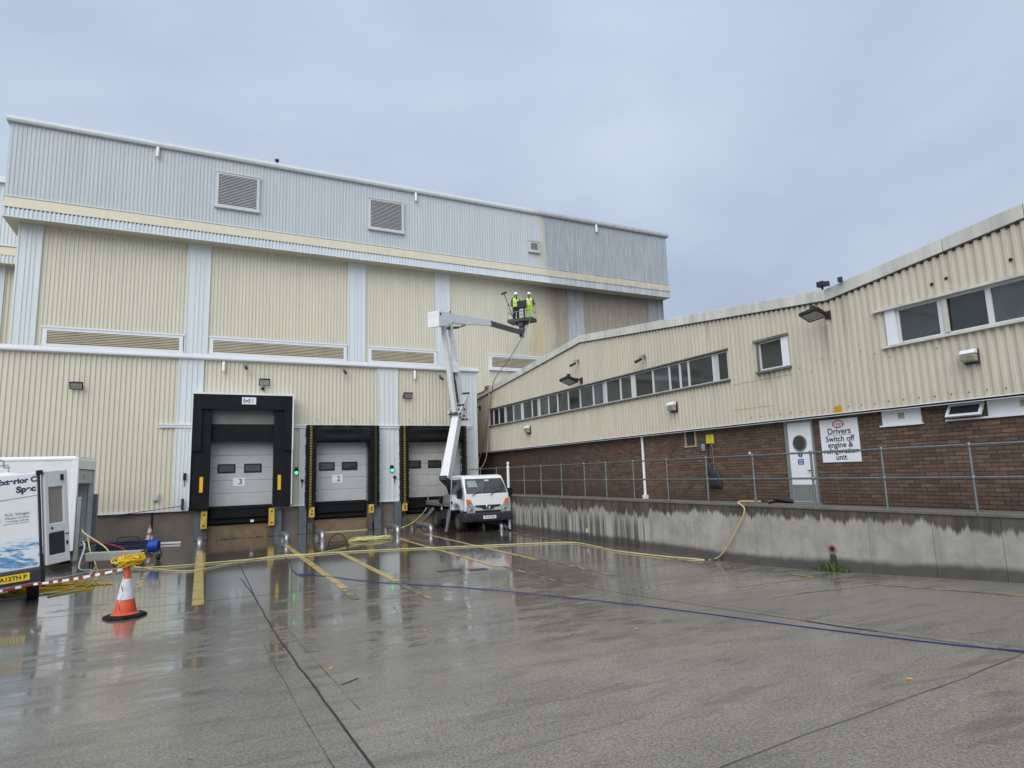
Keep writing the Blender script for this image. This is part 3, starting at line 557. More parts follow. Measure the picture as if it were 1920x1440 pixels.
# buffers
for i, (x_, z0, z1, lb) in enumerate(((.02, .45, 1.12, 'tall worn yellow dock buffer under the shelter of door 3, on its west side'), (2.45, .43, 1.12, 'tall worn yellow dock buffer under the shelter of door 3, on its east side'),
        (3.99, .66, 1.07, 'short yellow dock buffer below door 2, west side'), (6.45, .71, 1.07, 'short yellow dock buffer below door 2, east side'), (7.92, .71, 1.07, 'yellow dock buffer behind the truck deck hose'))):
    b_ = thing('dock_buffer', lb, 'dock buffer', (x_+.11, 27.05, z0), 'yellow dock buffers')
    mb = MB(); mb.box(x_, x_+.22, YD-.44, YD-.32, z0, z1); mb.build('steel_face', M['yellow_worn'], b_, bevel=.015)
    mb = MB(); mb.box(x_+.02, x_+.20, YD-.32, YD-.28, z0+.02, z1-.02); mb.build('rubber_block', M['black_rub'], b_)
    for z in (z0+.12, z1-.14):
        mb = MB(); mb.cyl((x_+.11, YD-.447, z), (x_+.11, YD-.436, z), .035, n=10); mb.build('bolt_hole', M['black'], b_)
for x_, lb in ((3.50, 'lit green signal lamp between doors 3 and 2'), (7.53, 'lit green signal lamp on the white pilaster right of door 2')):
    s_ = thing('signal_lamp', lb, 'signal lamp', (x_, YD-.15, 2.4), 'dock signal lamps')
    mb = MB(); mb.box(x_-.065, x_+.065, YD-.17, YD-.07, 2.42, 2.72); mb.build('housing', M['black'], s_, bevel=.02)
    mb = MB(); mb.lathe([(.062, 0), (.055, .02), (.03, .04), (.004, .046)], (x_, YD-.17, 2.49), 14, axis=(0, -1, 0)); mb.build('green_lens', M['green_on'], s_, True)
    mb = MB(); mb.lathe([(.05, 0), (.045, .02), (.003, .03)], (x_, YD-.17, 2.645), 12, axis=(0, -1, 0)); mb.build('unlit_lens', M['black'], s_, True)
for x_, z, w_, h, lb in ((-.58, 2.32, .10, .27, 'black wall control box on the white strip beside the shelter'), (3.74, 2.12, .10, .10, 'small black switch box beside the seal of door 2'), (7.66, 2.15, .13, .09, 'small black switch box below the green signal lamp on the pilaster')):
    mb = MB(); mb.box(x_-w_/2, x_+w_/2, YD-.16, YD-.08, z, z+h); mb.box(x_-w_*.3, x_+w_*.3, YD-.175, YD-.16, z+h*.2, z+h*.8); mb.box(x_-.012, x_+.012, YD-.10, YD-.08, z-.25, z); single(mb, 'control_box', M['black'], lb, 'control box', bevel=.006)
def overflow(x_, lb):
    mb = MB(); mb.tube([(x_, YD+.02, 7.0), (x_, YD-.09, 6.99), (x_, YD-.14, 6.94), (x_, YD-.14, 6.62)], .06, 10); single(mb, 'overflow_pipe', M['white_trim'], lb, 'pipe', 'white overflow pipes under the parapet', smooth=True)
overflow(.64, 'short white overflow pipe under the parapet above door 3'); overflow(8.62, 'short white overflow pipe under the parapet above the truck bay')
def floodlight_front(x_, z, lb):
    s_ = thing('floodlight', lb, 'floodlight', (x_, YD-.2, z), 'floodlights on the dock wall')
    c = V((x_, YD-.24, z)); n = V((0, -.82, -.57)).normalized(); u = V((0, -.57, .82))
    mb = MB(); mb.obox(c, V((.21, 0, 0)), u*.15, n*.035); mb.build('housing', M['black'], s_, bevel=.012)
    mb = MB(); mb.obox(c+n*.037, V((.175, 0, 0)), u*.115, n*.004); mb.build('glass', M['lens_flood'], s_)
    mb = MB(); mb.box(x_-.14, x_-.12, YD-.24, YD-.03, z-.02, z+.02); mb.box(x_+.12, x_+.14, YD-.24, YD-.03, z-.02, z+.02); mb.box(x_-.16, x_+.16, YD-.075, YD-.05, z-.04, z+.04); mb.build('bracket', M['black'], s_)
M['lens_flood'] = mat('floodlight_glass', (.32, .33, .32), .25, var=.3, vs=12)
floodlight_front(-4.22, 5.85, 'square black floodlight on the plain cream dock wall'); floodlight_front(2.18, 6.22, 'square black floodlight above door 3'); floodlight_front(8.25, 5.83, 'square black floodlight above the truck bay')
def wall_camera(p, out_, side, lb):
    p, out_, side = V(p), V(out_), V(side); s_ = thing('security_camera', lb, 'camera', p, 'small security cameras')
    mb = MB(); mb.tube([p, p+out_*.16, p+out_*.2+V((0, 0, -.05))], .02, 6); mb.obox(p+out_*.01, side*.05, out_*.012, V((0, 0, .06))); mb.build('bracket', M['steel_dull'], s_)
    mb = MB(); a = p+out_*.12+V((0, 0, -.09)); mb.beam(a, a+out_*.24+V((0, 0, -.12))+side*.03, .09, .09); mb.build('housing', M['bumper'], s_, bevel=.015)
for x_, z, lb in ((1.45, 6.92, 'small grey security camera under the parapet, west of the door 3 floodlight'), (5.42, 6.91, 'small grey security camera under the parapet above door 2'), (9.86, 6.81, 'small grey security camera beside the white boom')): wall_camera((x_, YD-.05, z), (0, -1, 0), (1, 0, 0), lb)
mb = MB(); mb.lathe([(.07, 0), (.075, .06), (.05, .11), (.01, .13)], (2.13, YD-.05, 5.96), 12, axis=(0, -1, 0)); single(mb, 'alarm_sounder', M['black'], 'small round black sounder under the floodlight above door 3', 'alarm', smooth=True)
mb = MB(); mb.box(-1.62, -1.42, YD-.12, YD-.05, 1.58, 1.85); mb.box(-1.58, -1.46, YD-.14, YD-.12, 1.62, 1.74); single(mb, 'socket_box', M['louvre'], 'small grey outdoor socket box low on the cream dock wall', 'socket', bevel=.008)
mb = MB(); mb.cyl((-1.62, YD+.0, 0), (-1.62, YD+.0, 1.15), .03, n=8); single(mb, 'drain_pipe', M['black'], 'thin dark pipe on the concrete plinth behind the small cone', 'pipe')
mb = MB(); mb.beam((-.62, YD-.2, 1.2), (-.62, YD-.2, 1.62), .10, .06, up=(0, 1, 0)); mb.cyl((-.62, YD-.2, 1.35), (-2.9, YD-.16, 1.10), .015, n=6); single(mb, 'leaning_pole', M['bumper'], 'thin pole leaning from a black bracket beside the dock shelter', 'pole')
# wheel guides
for i, (x_, ya, yb, lb) in enumerate(((.02, 23.8, 25.0, 'bent steel wheel guide seen end on, in line with the first long yellow line'), (2.76, 23.6, 24.7, 'bent steel wheel guide at the east corner of bay 3'), (3.98, 23.6, 24.8, 'bent steel wheel guide at the west corner of bay 2'),
        (6.80, 23.8, 25.5, 'bent steel wheel guide crossed by the yellow hose'), (8.0, 23.4, 25.8, 'bent steel wheel guide in front of the truck rear wheel'), (10.62, 22.6, 24.3, 'bent steel wheel guide under the truck bumper'))):
    r = .095; h = .27; mb = MB(); pts = [(x_, yb, 0)]+[(x_, yb-.16+.16*math.cos(t), h-.16+.16*math.sin(t)) for t in [k*math.pi/10 for k in range(6)]]+[(x_, ya+.16-.16*math.sin(t), h-.16+.16*math.cos(t)) for t in [k*math.pi/10 for k in range(6)]]+[(x_, ya, 0)]
    mb.tube(pts, r, 12); mb.cyl((x_, ya, 0), (x_, ya, .012), .15, n=14); mb.cyl((x_, yb, 0), (x_, yb, .012), .15, n=14); single(mb, 'wheel_guide', M['guide'], lb, 'wheel guide', 'bent steel wheel guides', smooth=True)

# ================================================================== BRICK AND CLADDING BUILDING (east side)
XC, XB = 12.65, 12.80
rb = thing('brick_office_building', 'long cream ribbed building on brown brick with a strip of windows and gabled roofline', 'building', (13, 12, 1.3))
rx = lambda a, d, z: (XC-d, a, z)
PK = [(-9.5, 6.9), (-2.0, 7.35), (9.1, 6.12), (19.4, 7.25), (33, 5.9)]
def roof_z(y):
    for (a, za), (b, zb) in zip(PK[:-1], PK[1:]):
        if a <= y <= b: return za+(zb-za)*(y-a)/(b-a)
    return PK[-1][1]
top = lambda a: roof_z(a)-.2
P_ = .150; DP = .042
def sheet(a0, a1, lo, hi):
    mb = MB(); mb.rib(rx, a0, a1, lo, hi, P_, DP); mb.build('cladding_panel', M['cream_right'], rb)
W0, W1, WZ0, WZ1 = 12.2, 27.98, 4.50, 5.33
sheet(W0, W1, 3.28, WZ0)
for a, b in ((W0, 19.4), (19.4, W1)): sheet(a, b, WZ1, top)
sheet(W1, 33, 3.26, top) if False else None
mb = MB(); mb.prism([(XC-.02, 28.0, 3.26), (XC-.02, 33, 3.26), (XC-.02, 33, roof_z(33)-.2), (XC-.02, 28.0, roof_z(28)-.2)], (.06, 0, 0)); mb.build('plain_panel', M['cream_right'], rb)
sheet(11.22, W0, 3.28, top); sheet(10.23, 11.22, 3.28, 4.53); sheet(10.23, 11.22, 5.34, top); sheet(9.1, 10.23, 3.28, top); sheet(7.88, 9.1, 3.28, top)
sheet(1.5, 7.88, 3.28, 4.53); sheet(1.5, 7.88, 5.33, top); sheet(-9.5, 1.5, 3.28, top)
for a_, b_, z_ in ((10.2, 12.1, 4.34), (10.85, 12.15, 3.66)):
    mb = MB(); mb.rib(lambda a, d, z: (XC-d-.003, a, z), a_, b_, z_, z_+.008, P_, DP); mb.build('sheet_lap', M['lead'], rb)
# fascia boards with open joints
fy = [-9.5, -7, -4.5, -2.0, .4, 2.8, 5.2, 6.55, 9.1, 11.15, 12.25, 12.9, 14.9, 17.0, 19.4, 22.2, 25, 28, 33]
for a, b in zip(fy[:-1], fy[1:]):
    mb = MB(); a2, b2 = a+.006, b-.006; mb.prism([(XC-.10, a2, roof_z(a2)-.26), (XC-.10, b2, roof_z(b2)-.26), (XC-.10, b2, roof_z(b2)), (XC-.10, a2, roof_z(a2))], (.22, 0, 0)); mb.build('fascia_board', M['fascia_right'], rb, bevel=.008)
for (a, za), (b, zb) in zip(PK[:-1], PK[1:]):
    mb = MB(); mb.prism([(XC-.016, a, za-.302), (XC-.016, b, zb-.302), (XC-.016, b, zb-.2), (XC-.016, a, za-.2)], (.012, 0, 0)); mb.prism([(XC-.07, a, za-.275), (XC-.07, b, zb-.275), (XC-.07, b, zb-.258), (XC-.07, a, za-.258)], (.06, 0, 0)); mb.build('eaves_shade_strip', M['shade_strip'], rb)  # added dark strips standing in for the shade under the fascia boards
mb = MB()
for (a, za), (b, zb) in zip(PK[:-1], PK[1:]): mb.prism([(XC+.12, a, za-.05), (XC+.12, b, zb-.05), (XC+.12, b, zb-.12), (XC+.12, a, za-.12)], (22, 0, 0))
mb.build('roof', M['roof'], rb)
mb = MB(); mb.box(XC-.09, XC+.15, -9.5, 33, 3.245, 3.28); mb.box(XC-.09, XC-.075, -9.5, 33, 3.235, 3.30); mb.build('drip_trim', M['white_trim'], rb)
mb = MB(); mb.box(XC+.16, XC+.2, -9.5, 33, 3.2, 5.9); mb.build('lining_wall', M['dark_recess'], rb)
# brickwork
brick = thing
bw = MB(); bw.box(XB+.012, XB+.25, -9.5, 33, 1.1, 3.26); bw.build('mortar_bed', M['brick_mortar'], rb)
openings = [(9.92, 10.76, 1.2, 3.24), (7.44, 8.28, 2.92, 3.3), (4.0, 6.97, 2.92, 3.3), (13.8, 14.31, 2.80, 3.3)]
H, LN, J = .075, .225, .010
cand = []
ncs = int((3.25-1.30)/H)
for c in range(ncs+1):
    z = 1.30+c*H; off = (LN+J)/2*(c % 2); k0 = int((3.2-off)/(LN+J)); y = k0*(LN+J)+off
    while y < 29.6:
        a, b = y, y+LN
        cut = None
        for (oa, ob, za, zb) in openings:
            if z+H > za+.01 and z < zb and b > oa and a < ob:
                if a < oa-.05: b = oa-.004
                elif b > ob+.05: a = ob+.004
                else: cut = True
        if not cut and b-a > .05: cand.append((a, b, z, z+H-J))
        y += LN+J
full = [q for q in cand if abs(q[1]-q[0]-LN) < 1e-4]; full.sort(key=lambda q: abs(q[0]-4.9) if q[0] > 4.55 else 99)
single_b = set(full[:300])
def tint(me, vals): at_ = me.attributes.new('tint', 'FLOAT', 'POINT'); at_.data.foreach_set('value', vals)
ORG[0] = V((13, 12, 1.3)); protos = []
for k in range(7):
    mb = MB(); mb.box(-.004-.003*(k % 3), .012, 0, LN, 0, H-J); o = mb.build('brick', M['brick'], rb, local=True); tint(o.data, [k/6]*8); protos.append(o.data); bpy.data.objects.remove(o)
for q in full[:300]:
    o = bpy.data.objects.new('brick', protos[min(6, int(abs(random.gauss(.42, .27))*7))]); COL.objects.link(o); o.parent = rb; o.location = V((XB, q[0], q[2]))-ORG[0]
mb = MB(); vals = []
for q in cand:
    if q in single_b: continue
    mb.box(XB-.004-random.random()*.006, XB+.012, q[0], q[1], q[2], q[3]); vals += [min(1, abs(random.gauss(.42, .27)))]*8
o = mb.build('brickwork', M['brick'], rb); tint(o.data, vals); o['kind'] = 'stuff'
# window strip: every light its own window with its pane
def wwin(a0, a1, z0, z1, pane, fr=.035, blind=None, xo=0.0):
    X = XC+.03+xo; mb = MB()
    mb.box(X-.03, X+.03, a0, a0+fr, z0, z1); mb.box(X-.03, X+.03, a1-fr, a1, z0, z1); mb.box(X-.03, X+.03, a0+fr, a1-fr, z0, z0+fr); mb.box(X-.03, X+.03, a0+fr, a1-fr, z1-fr, z1)
    o = mb.build('window', M['alu'], rb); mb = MB(); mb.box(X, X+.012, a0+fr, a1-fr, z0+fr, z1-fr); mb.build('pane', pane, o)
    if blind:
        mb = MB(); mb.box(X-.008, X-.002, blind[0], blind[1], z0+fr, z1-fr); mb.build('blind', M['blind'], o)
ed = [12.24, 12.80, 13.79, 14.16, 14.63, 15.41, 16.34, 16.50, 17.13, 17.98, 18.79, 19.68, 20.53, 21.35, 22.08, 22.85, 23.52, 24.37, 24.53, 25.33, 26.12, 26.89, 27.5, 27.98]
for i, (a, b) in enumerate(zip(ed[:-1], ed[1:])):
    bl = None
    if i in (0,): bl = (b-.19, b-.03)
    if i in (9, 15, 20): bl = (a+.04, a+.22)
    if b-a < .3:
        mb = MB(); mb.box(XC-.0, XC+.06, a, b, WZ0, WZ1); mb.build('window_mullion', M['alu'], rb)
    else: wwin(a, b, WZ0+.02, WZ1-.02, M[('glass_dark', 'glass_tint', 'glass_dark', 'glass_mid', 'glass_tint')[(i*7) % 5]], .032, bl)
mb = MB(); mb.box(XC-.11, XC+.03, W0-.05, W1, WZ0-.03, WZ0+.012); mb.box(XC-.09, XC+.03, W0-.04, W1, WZ1-.006, WZ1+.03); mb.build('sill_flashing', M['lead'], rb)
wwin(10.46, 11.18, 4.57, 5.30, M['glass_tint'], .04); mb = MB(); mb.box(XC-.05, XC+.03, 10.25, 10.455, 4.55, 5.30); mb.build('infill_board', M['sign_white'], rb)
mb = MB(); mb.box(XC-.12, XC+.03, 10.2, 11.25, 4.50, 4.55); mb.box(XC-.10, XC+.03, 10.22, 11.28, 5.30, 5.36); mb.box(XC-.06, XC+.03, 11.18, 11.22, 4.55, 5.30); mb.build('sill_flashing', M['lead'], rb)
we = [1.5, 2.6, 3.6, 4.8, 5.95, 6.78, 7.62]
for i, (a, b) in enumerate(zip(we[:-1], we[1:])): wwin(a, b, 4.56, 5.29, M[('glass_mid', 'glass_mid', 'glass_tint', 'glass_mid', 'glass_dark', 'glass_tint')[i]], .045)
mb = MB(); mb.box(XC-.05, XC+.03, 7.63, 7.84, 4.55, 5.31); mb.build('window_jamb', M['sign_white'], rb)
mb = MB(); mb.box(XC-.035, XC+.0, 6.64, 6.72, 4.60, 5.25); mb.build('window_jamb', M['fascia_right'], rb)
mb = MB(); mb.box(XC-.11, XC+.03, 1.4, 7.95, 4.51, 4.555); mb.box(XC-.13, XC+.03, 1.4, 8.05, 5.29, 5.345); mb.build('sill_flashing', M['fascia_right'], rb)
# ground floor openings
mb = MB(); mb.box(XB-.02, XB+.05, 7.46, 8.26, 2.95, 3.24); mb.box(XB-.05, XB+.02, 7.43, 8.31, 2.915, 2.948); o = mb.build('infill_board', M['sign_white'], rb); mb = MB(); mb.box(XB-.032, XB-.02, 7.79, 7.91, 3.06, 3.18); mb.build('vent_grille', M['lamp_lens'], o)
mb = MB(); mb.box(XB-.01, XB+.05, 4.0, 6.28, 2.96, 3.24); mb.box(XB-.05, XB+.02, 4.0, 7.0, 2.925, 2.958); o = mb.build('infill_board', M['sign_white'], rb); mb = MB(); mb.box(XB-.022, XB-.01, 5.62, 5.76, 3.08, 3.20); mb.build('vent_grille', M['lamp_lens'], o)
mb = MB(); mb.box(XB+.02, XB+.03, 6.30, 6.93, 2.96, 3.24); mb.build('window_recess', M['dark_recess'], rb)
hz, bz, oy = 3.23, 2.99, XB-.19                       # top hung light propped open
fr = MB(); A, B_ = V((XB-.02, 0, hz)), V((oy, 0, bz)); dv = (B_-A); ln = dv.length; du = dv.normalized(); nn = V((du.z, 0, -du.x))
def fb(y0, y1, s0, s1, mb, t=.02): mb.obox(A+du*(s0+s1)/2+V((0, (y0+y1)/2, 0)), V((0, (y1-y0)/2, 0)), du*(s1-s0)/2, nn*t)
fb(6.31, 6.36, 0, ln, fr); fb(6.87, 6.92, 0, ln, fr); fb(6.361, 6.869, 0, .045, fr); fb(6.361, 6.869, ln-.05, ln, fr); o = fr.build('open_window', M['alu'], rb); pn = MB(); fb(6.361, 6.869, .045, ln-.05, pn, .004); pn.build('pane', M['glass_dark'], o)
mb = MB(); mb.box(XB-.03, XB+.05, 13.82, 13.87, 2.82, 3.25); mb.box(XB-.03, XB+.05, 14.24, 14.29, 2.82, 3.25); mb.box(XB-.05, XB+.05, 13.80, 14.31, 2.79, 2.83); o = mb.build('window', M['beige'], rb); mb = MB(); mb.box(XB+.01, XB+.03, 13.87, 14.24, 2.83, 3.25); mb.build('pane', M['glass_dark'], o)
for k in range(7):
    mb = MB(); y = 13.90+k*.05; mb.box(XB-.002, XB+.009, y, y+.008, 2.83, 3.25); mb.build('bar', M['lead'], o)
# personnel door
mb = MB(); mb.box(XB-.03, XB+.06, 10.66, 10.74, 1.26, 3.24); mb.box(XB-.03, XB+.06, 9.94, 9.99, 1.26, 3.24); mb.box(XB-.03, XB+.06, 9.99, 10.66, 3.20, 3.24); mb.box(XB-.05, XB+.06, 9.9, 10.76, 1.24, 1.30); o = mb.build('personnel_door', M['steel_dull'], rb)
mb = MB(); mb.box(XB-.015, XB+.03, 9.995, 10.655, 1.31, 3.195); mb.build('door_leaf', M['sign_white'], o, bevel=.006)
mb = MB(); mb.box(XB-.022, XB-.0155, 10.01, 10.64, 1.33, 1.72); mb.build('kick_plate', M['steel_dull'], o)
mb = MB(); mb.lathe([(.19, 0), (.19, .025), (.155, .03), (.15, .0)], (XB-.013, 10.33, 2.70), 28, axis=(-1, 0, 0)); mb.build('porthole_frame', M['steel'], o, True)
mb = MB(); mb.cyl((XB-.013, 10.33, 2.70), (XB-.03, 10.33, 2.70), .15, n=28); mb.build('porthole_pane', M['glass_dark'], o)
mb = MB(); mb.cyl((XB-.016, 10.35, 2.42), (XB-.020, 10.35, 2.42), .062, n=20); mb.box(XB-.020, XB-.016, 10.27, 10.43, 2.19, 2.32); mb.build('notice', M['blue'], o)
lettering('!', (XB-.0215, 10.35, 2.42), (0, -1, 0), (0, 0, 1), .11, M['sign_white'], o, bold=.004)
for k in range(3):
    mb = MB(); mb.box(XB-.0215, XB-.0205, 10.30, 10.40, 2.21+k*.035, 2.222+k*.035); mb.build('small_print', M['sign_white'], o)
mb = MB(); mb.cyl((XB-.016, 10.04, 2.05), (XB-.06, 10.04, 2.05), .015, n=8); mb.box(XB-.07, XB-.055, 10.02, 10.15, 2.035, 2.065); mb.build('handle', M['steel'], o)
# loose screw heads and holes in the sheets
mb = MB()
for y0, z in ((4.0, 3.42),):
    for k in range(26): mb.cyl((XC-DP-.002, y0+k*P_*2+.05, z+random.uniform(-.02, .02)), (XC-DP-.014, y0+k*P_*2+.05, z), .014, n=6)
for k in range(13): mb.cyl((XC-DP-.001, 6.9+k*.31, 4.33+(k % 3)*.12), (XC-DP-.012, 6.9+k*.31, 4.33+(k % 3)*.12), .013, n=6)
o = mb.build('sheet_screw', M['lead'], rb); o['kind'] = 'stuff'
mb = MB()
for p in ((1895, 487), (1774, 522), (1747, 533), (1814, 452), (1612, 529), (1480, 576), (1499, 572)):
    q = gx(*p, XC-.045); mb.cyl((XC-.0445, q.y, q.z), (XC-.052, q.y, q.z), .033, n=9)
mb.build('old_pipe_hole', M['black'], rb)['kind'] = 'stuff'
# things on that wall
sb = thing('driver_sign', 'large white sign telling drivers to switch off engine and refrigeration unit', 'sign', (XB-.02, 9.28, 2.22))
mb = MB(); mb.box(XB-.025, XB-.012, 8.81, 9.75, 2.22, 3.18); mb.build('sign_board', M['sign_white'], sb)
Rr, Uu = (0, -1, 0), (0, 0, 1); X_ = XB-.027
for s_, z, sz in (('Drivers', 2.905, .19), ('Switch off', 2.735, .175), ('engine &', 2.60, .175), ('refrigeration', 2.465, .168), ('unit', 2.325, .175)):
    lettering(s_, (X_, 9.275, z), Rr, Uu, sz, M['ink'], sb, bold=.0035)
mb = MB(); mb.box(X_-.001, X_+.001, 8.98, 9.57, 2.818, 2.826); mb.build('rule', M['ink'], sb)
def oval(r1, r2, x_, mt, nm, par):
    mb = MB(); n = 32; mb.add([(x_, 9.28+r1*math.cos(2*math.pi*i/n)*(1-.12*abs(math.sin(2*math.pi*i/n))**4), 3.065+r2*math.sin(2*math.pi*i/n)) for i in range(n)], [tuple(range(n))[::-1]]); return mb.build(nm, mt, par)
lg = oval(.145, .090, X_-.0005, M['red'], 'emblem', sb); oval(.118, .064, X_-.0015, M['sign_white'], 'emblem_field', lg); lettering('Dr.Oetker', (X_-.003, 9.28, 3.068), Rr, Uu, .05, M['ink_navy'], lg, bold=.001)
mb = MB(); mb.add([(X_-.002, 9.33, 3.01), (X_-.002, 9.31, 3.05), (X_-.002, 9.295, 3.01), (X_-.002, 9.265, 3.01), (X_-.002, 9.25, 3.05), (X_-.002, 9.23, 3.01)], [(2, 1, 0), (5, 4, 3)]); mb.build('emblem_points', M['red'], lg)
ys_ = thing('notice', 'small bright yellow notice above the shovels on brick wall', 'sign', (XB-.02, 13.27, 2.86))
mb = MB(); mb.box(XB-.02, XB-.010, 13.13, 13.42, 2.86, 3.10); mb.build('sign_board', mat('notice_yellow', (.74, .66, .02), .4, var=.03), ys_)
for k in range(3):
    mb = MB(); mb.box(XB-.022, XB-.0205, 13.18+.02*k, 13.37-.015*k, 2.91+k*.055, 2.925+k*.055); mb.build('small_print', M['ink_grey'], ys_)
def shovel(y, z1, z0, w_, h_, lb, handle):
    s_ = thing('shovel', lb, 'shovel', (XB-.05, y, z0), 'shovels hung on the brick wall')
    mb = MB(); mb.tube([(XB-.04, y, z1), (XB-.05, y-.02, z0+h_)], .016, 8); mb.tube([(XB-.04, y-.05, z1+.03), (XB-.04, y+.05, z1+.03)], .016, 8); mb.tube([(XB-.04, y-.05, z1+.03), (XB-.04, y, z1-.06), (XB-.04, y+.05, z1+.03)], .010, 6); mb.build('handle', handle, s_)
    mb = MB(); n = 8; vs = []
    for j in range(5):
        t = j/4
        for i in range(n+1):
            u = i/n*2-1; ww = w_/2*(.72+.28*min(1, (1-t)*2.2)) if t > .6 else w_/2
            vs.append((XB-.07-.05*(1-u*u)*(.5+.5*t), y-.02+u*ww, z0+h_*t))
    mb.add(vs, [(j*(n+1)+i, (j+1)*(n+1)+i, (j+1)*(n+1)+i+1, j*(n+1)+i+1) for j in range(4) for i in range(n)]); b_ = mb.build('blade', M['bumper'], s_, True); sol = b_.modifiers.new('thick', 'SOLIDIFY'); sol.thickness = .006
shovel(13.36, 2.80, 1.98, .22, .34, 'narrow black shovel hanging under the yellow notice', M['black']); shovel(13.17, 2.78, 1.62, .44, .48, 'wide black grit shovel hanging under the yellow notice', M['steel'])
mb = MB(); mb.box(XB-.07, XB-.01, 13.48, 13.58, 2.66, 2.86); mb.box(XB-.085, XB-.07, 13.50, 13.56, 2.70, 2.80); single(mb, 'switch_box', mat('grey_blue_plastic', (.25, .32, .36), .4, var=.05), 'grey blue switch box beside the yellow notice', 'switch', bevel=.008)
mb = MB(); mb.box(XB-.02, XB-.008, 11.86, 11.92, 2.50, 2.56); single(mb, 'wall_tag', M['sign_white'], 'tiny white square tag on bricks above the rail', 'tag')
mb = MB(); mb.tube([(XB-.06, 16.24, 3.24), (XB-.06, 16.24, 1.42), (XB-.09, 16.24, 1.33)], .045, 10); mb.box(XB-.12, XB-.01, 16.16, 16.32, 1.27, 1.38); single(mb, 'rainwater_pipe', M['white_trim'], 'white rainwater pipe running down the brick wall', 'pipe', smooth=True)
mb = MB(); mb.box(XC-.06, XC-.045, 9.02, 9.2, 3.29, 3.45); mb.cyl((XC-.06, 9.11, 3.37), (XC-.064, 9.11, 3.37), .05, n=12); single(mb, 'warning_plate', mat('amber_plate', (.55, .29, .02), .4, var=.06), 'small square amber plate above the drivers sign', 'sign')
def bulkhead(y, z, s, lb):
    b_ = thing('bulkhead_light', lb, 'wall light', (XC-.1, y, z), 'bulkhead lights on the cream cladding')
    mb = MB(); mb.box(XC-.085, XC-.04, y-.15*s, y+.15*s, z-.15*s, z+.16*s); mb.build('back_plate', M['bumper'], b_, bevel=.01)
    mb = MB(); mb.prism([(XC-.09, y-.14*s, z-.12*s), (XC-.20, y-.14*s, z-.10*s), (XC-.24, y-.14*s, z+.05*s), (XC-.09, y-.14*s, z+.05*s)], (0, .28*s, 0)); mb.build('lens', M['lamp_lens'], b_, bevel=.02)
    mb = MB(); mb.prism([(XC-.09, y-.15*s, z+.055*s), (XC-.25, y-.15*s, z+.055*s), (XC-.20, y-.15*s, z+.15*s), (XC-.09, y-.15*s, z+.16*s)], (0, .30*s, 0)); mb.build('hood', M['sign_white'], b_, bevel=.02)
bulkhead(6.32, 4.05, .85, 'bulkhead light with stained lens below the big window'); bulkhead(14.45, 4.0, 1, 'bulkhead light below the middle of the window strip'); bulkhead(23.75, 4.03, 1.15, 'bulkhead light near the far end of the window strip')
def flood_side(p, hd, s, lb, g_=None):
    f_ = thing('floodlight', lb, 'floodlight', p, 'angled floodlights on the cream cladding'); p = V(p); c = p+V((-.42*s, .05, -.02)); n = V((-.35, -.1, -.93)).normalized(); u = V((0, 1, 0)); u = (u-n*u.dot(n)).normalized(); w_ = n.cross(u)
    mb = MB(); mb.obox(c, u*.24*s, w_*.19*s, n*.04*s); mb.obox(c-n*.07*s, u*.10*s, w_*.12*s, n*.04*s); mb.build('housing', M['black'], f_, bevel=.012)
    mb = MB(); mb.obox(c+n*.042*s, u*.19*s, w_*.14*s, n*.004); mb.build('glass', M['lens_flood'], f_)
    mb = MB(); mb.tube([p, p+V((-.15*s, 0, .05)), c-n*.08*s], .03*s, 8); mb.obox(p, V((.015, 0, 0)), V((0, .07*s, 0)), V((0, 0, .09*s))); mb.box(c.x-.04*s, c.x+.04*s, c.y-.05*s, c.y+.05*s, c.z+.06*s, c.z+.2*s); mb.build('bracket', M['bumper'], f_)
flood_side((XC-.05, 9.12, 5.53), 0, 1, 'large black floodlight on an arm between the small window and the big window'); flood_side((XC-.05, 19.45, 5.55), 0, 1.25, 'black floodlight on an arm over the window strip'); flood_side((XC-.07, 29.0, 5.55), 0, 1.2, 'black floodlight in the far corner by the hoses')
wall_camera((XC-.05, 19.6, 6.32), (-1, 0, 0), (0, 1, 0), 'dark security camera below the roof peak over the window strip'); wall_camera((XC-.06, 15.68, 5.78), (-1, 0, 0), (0, 1, 0), 'weathered security camera over the window strip with stains below')
rc = thing('roof_camera', 'pair of dark security cameras on the roof edge at the valley', 'camera', (XC, 9.2, 6.12))
mb = MB(); mb.cyl((XC+.0, 9.22, 6.1), (XC+.0, 9.22, 6.36), .025, n=8); mb.box(XC-.09, XC+.05, 9.15, 9.3, 6.22, 6.34); mb.build('mast', M['bumper'], rc)
for dy in (.02, -.3):
    mb = MB(); mb.beam((XC-.02, 9.05+dy, 6.24), (XC-.30, 8.86+dy, 6.18), .10, .10); mb.build('housing', M['bumper'], rc, bevel=.015)
mb = MB(); mb.tube([(XC-.02, 31.2, 6.32), (XC-.08, 29.3, 6.28), (XC-.1, 28.4, 6.30), (XC-.1, 28.0, 6.42)], .04, 8); mb.box(XC-.18, XC-.0, 27.75, 28.1, 6.40, 6.52); single(mb, 'roof_conduit', M['steel_dull'], 'grey conduit on the roof edge in the far corner', 'conduit')

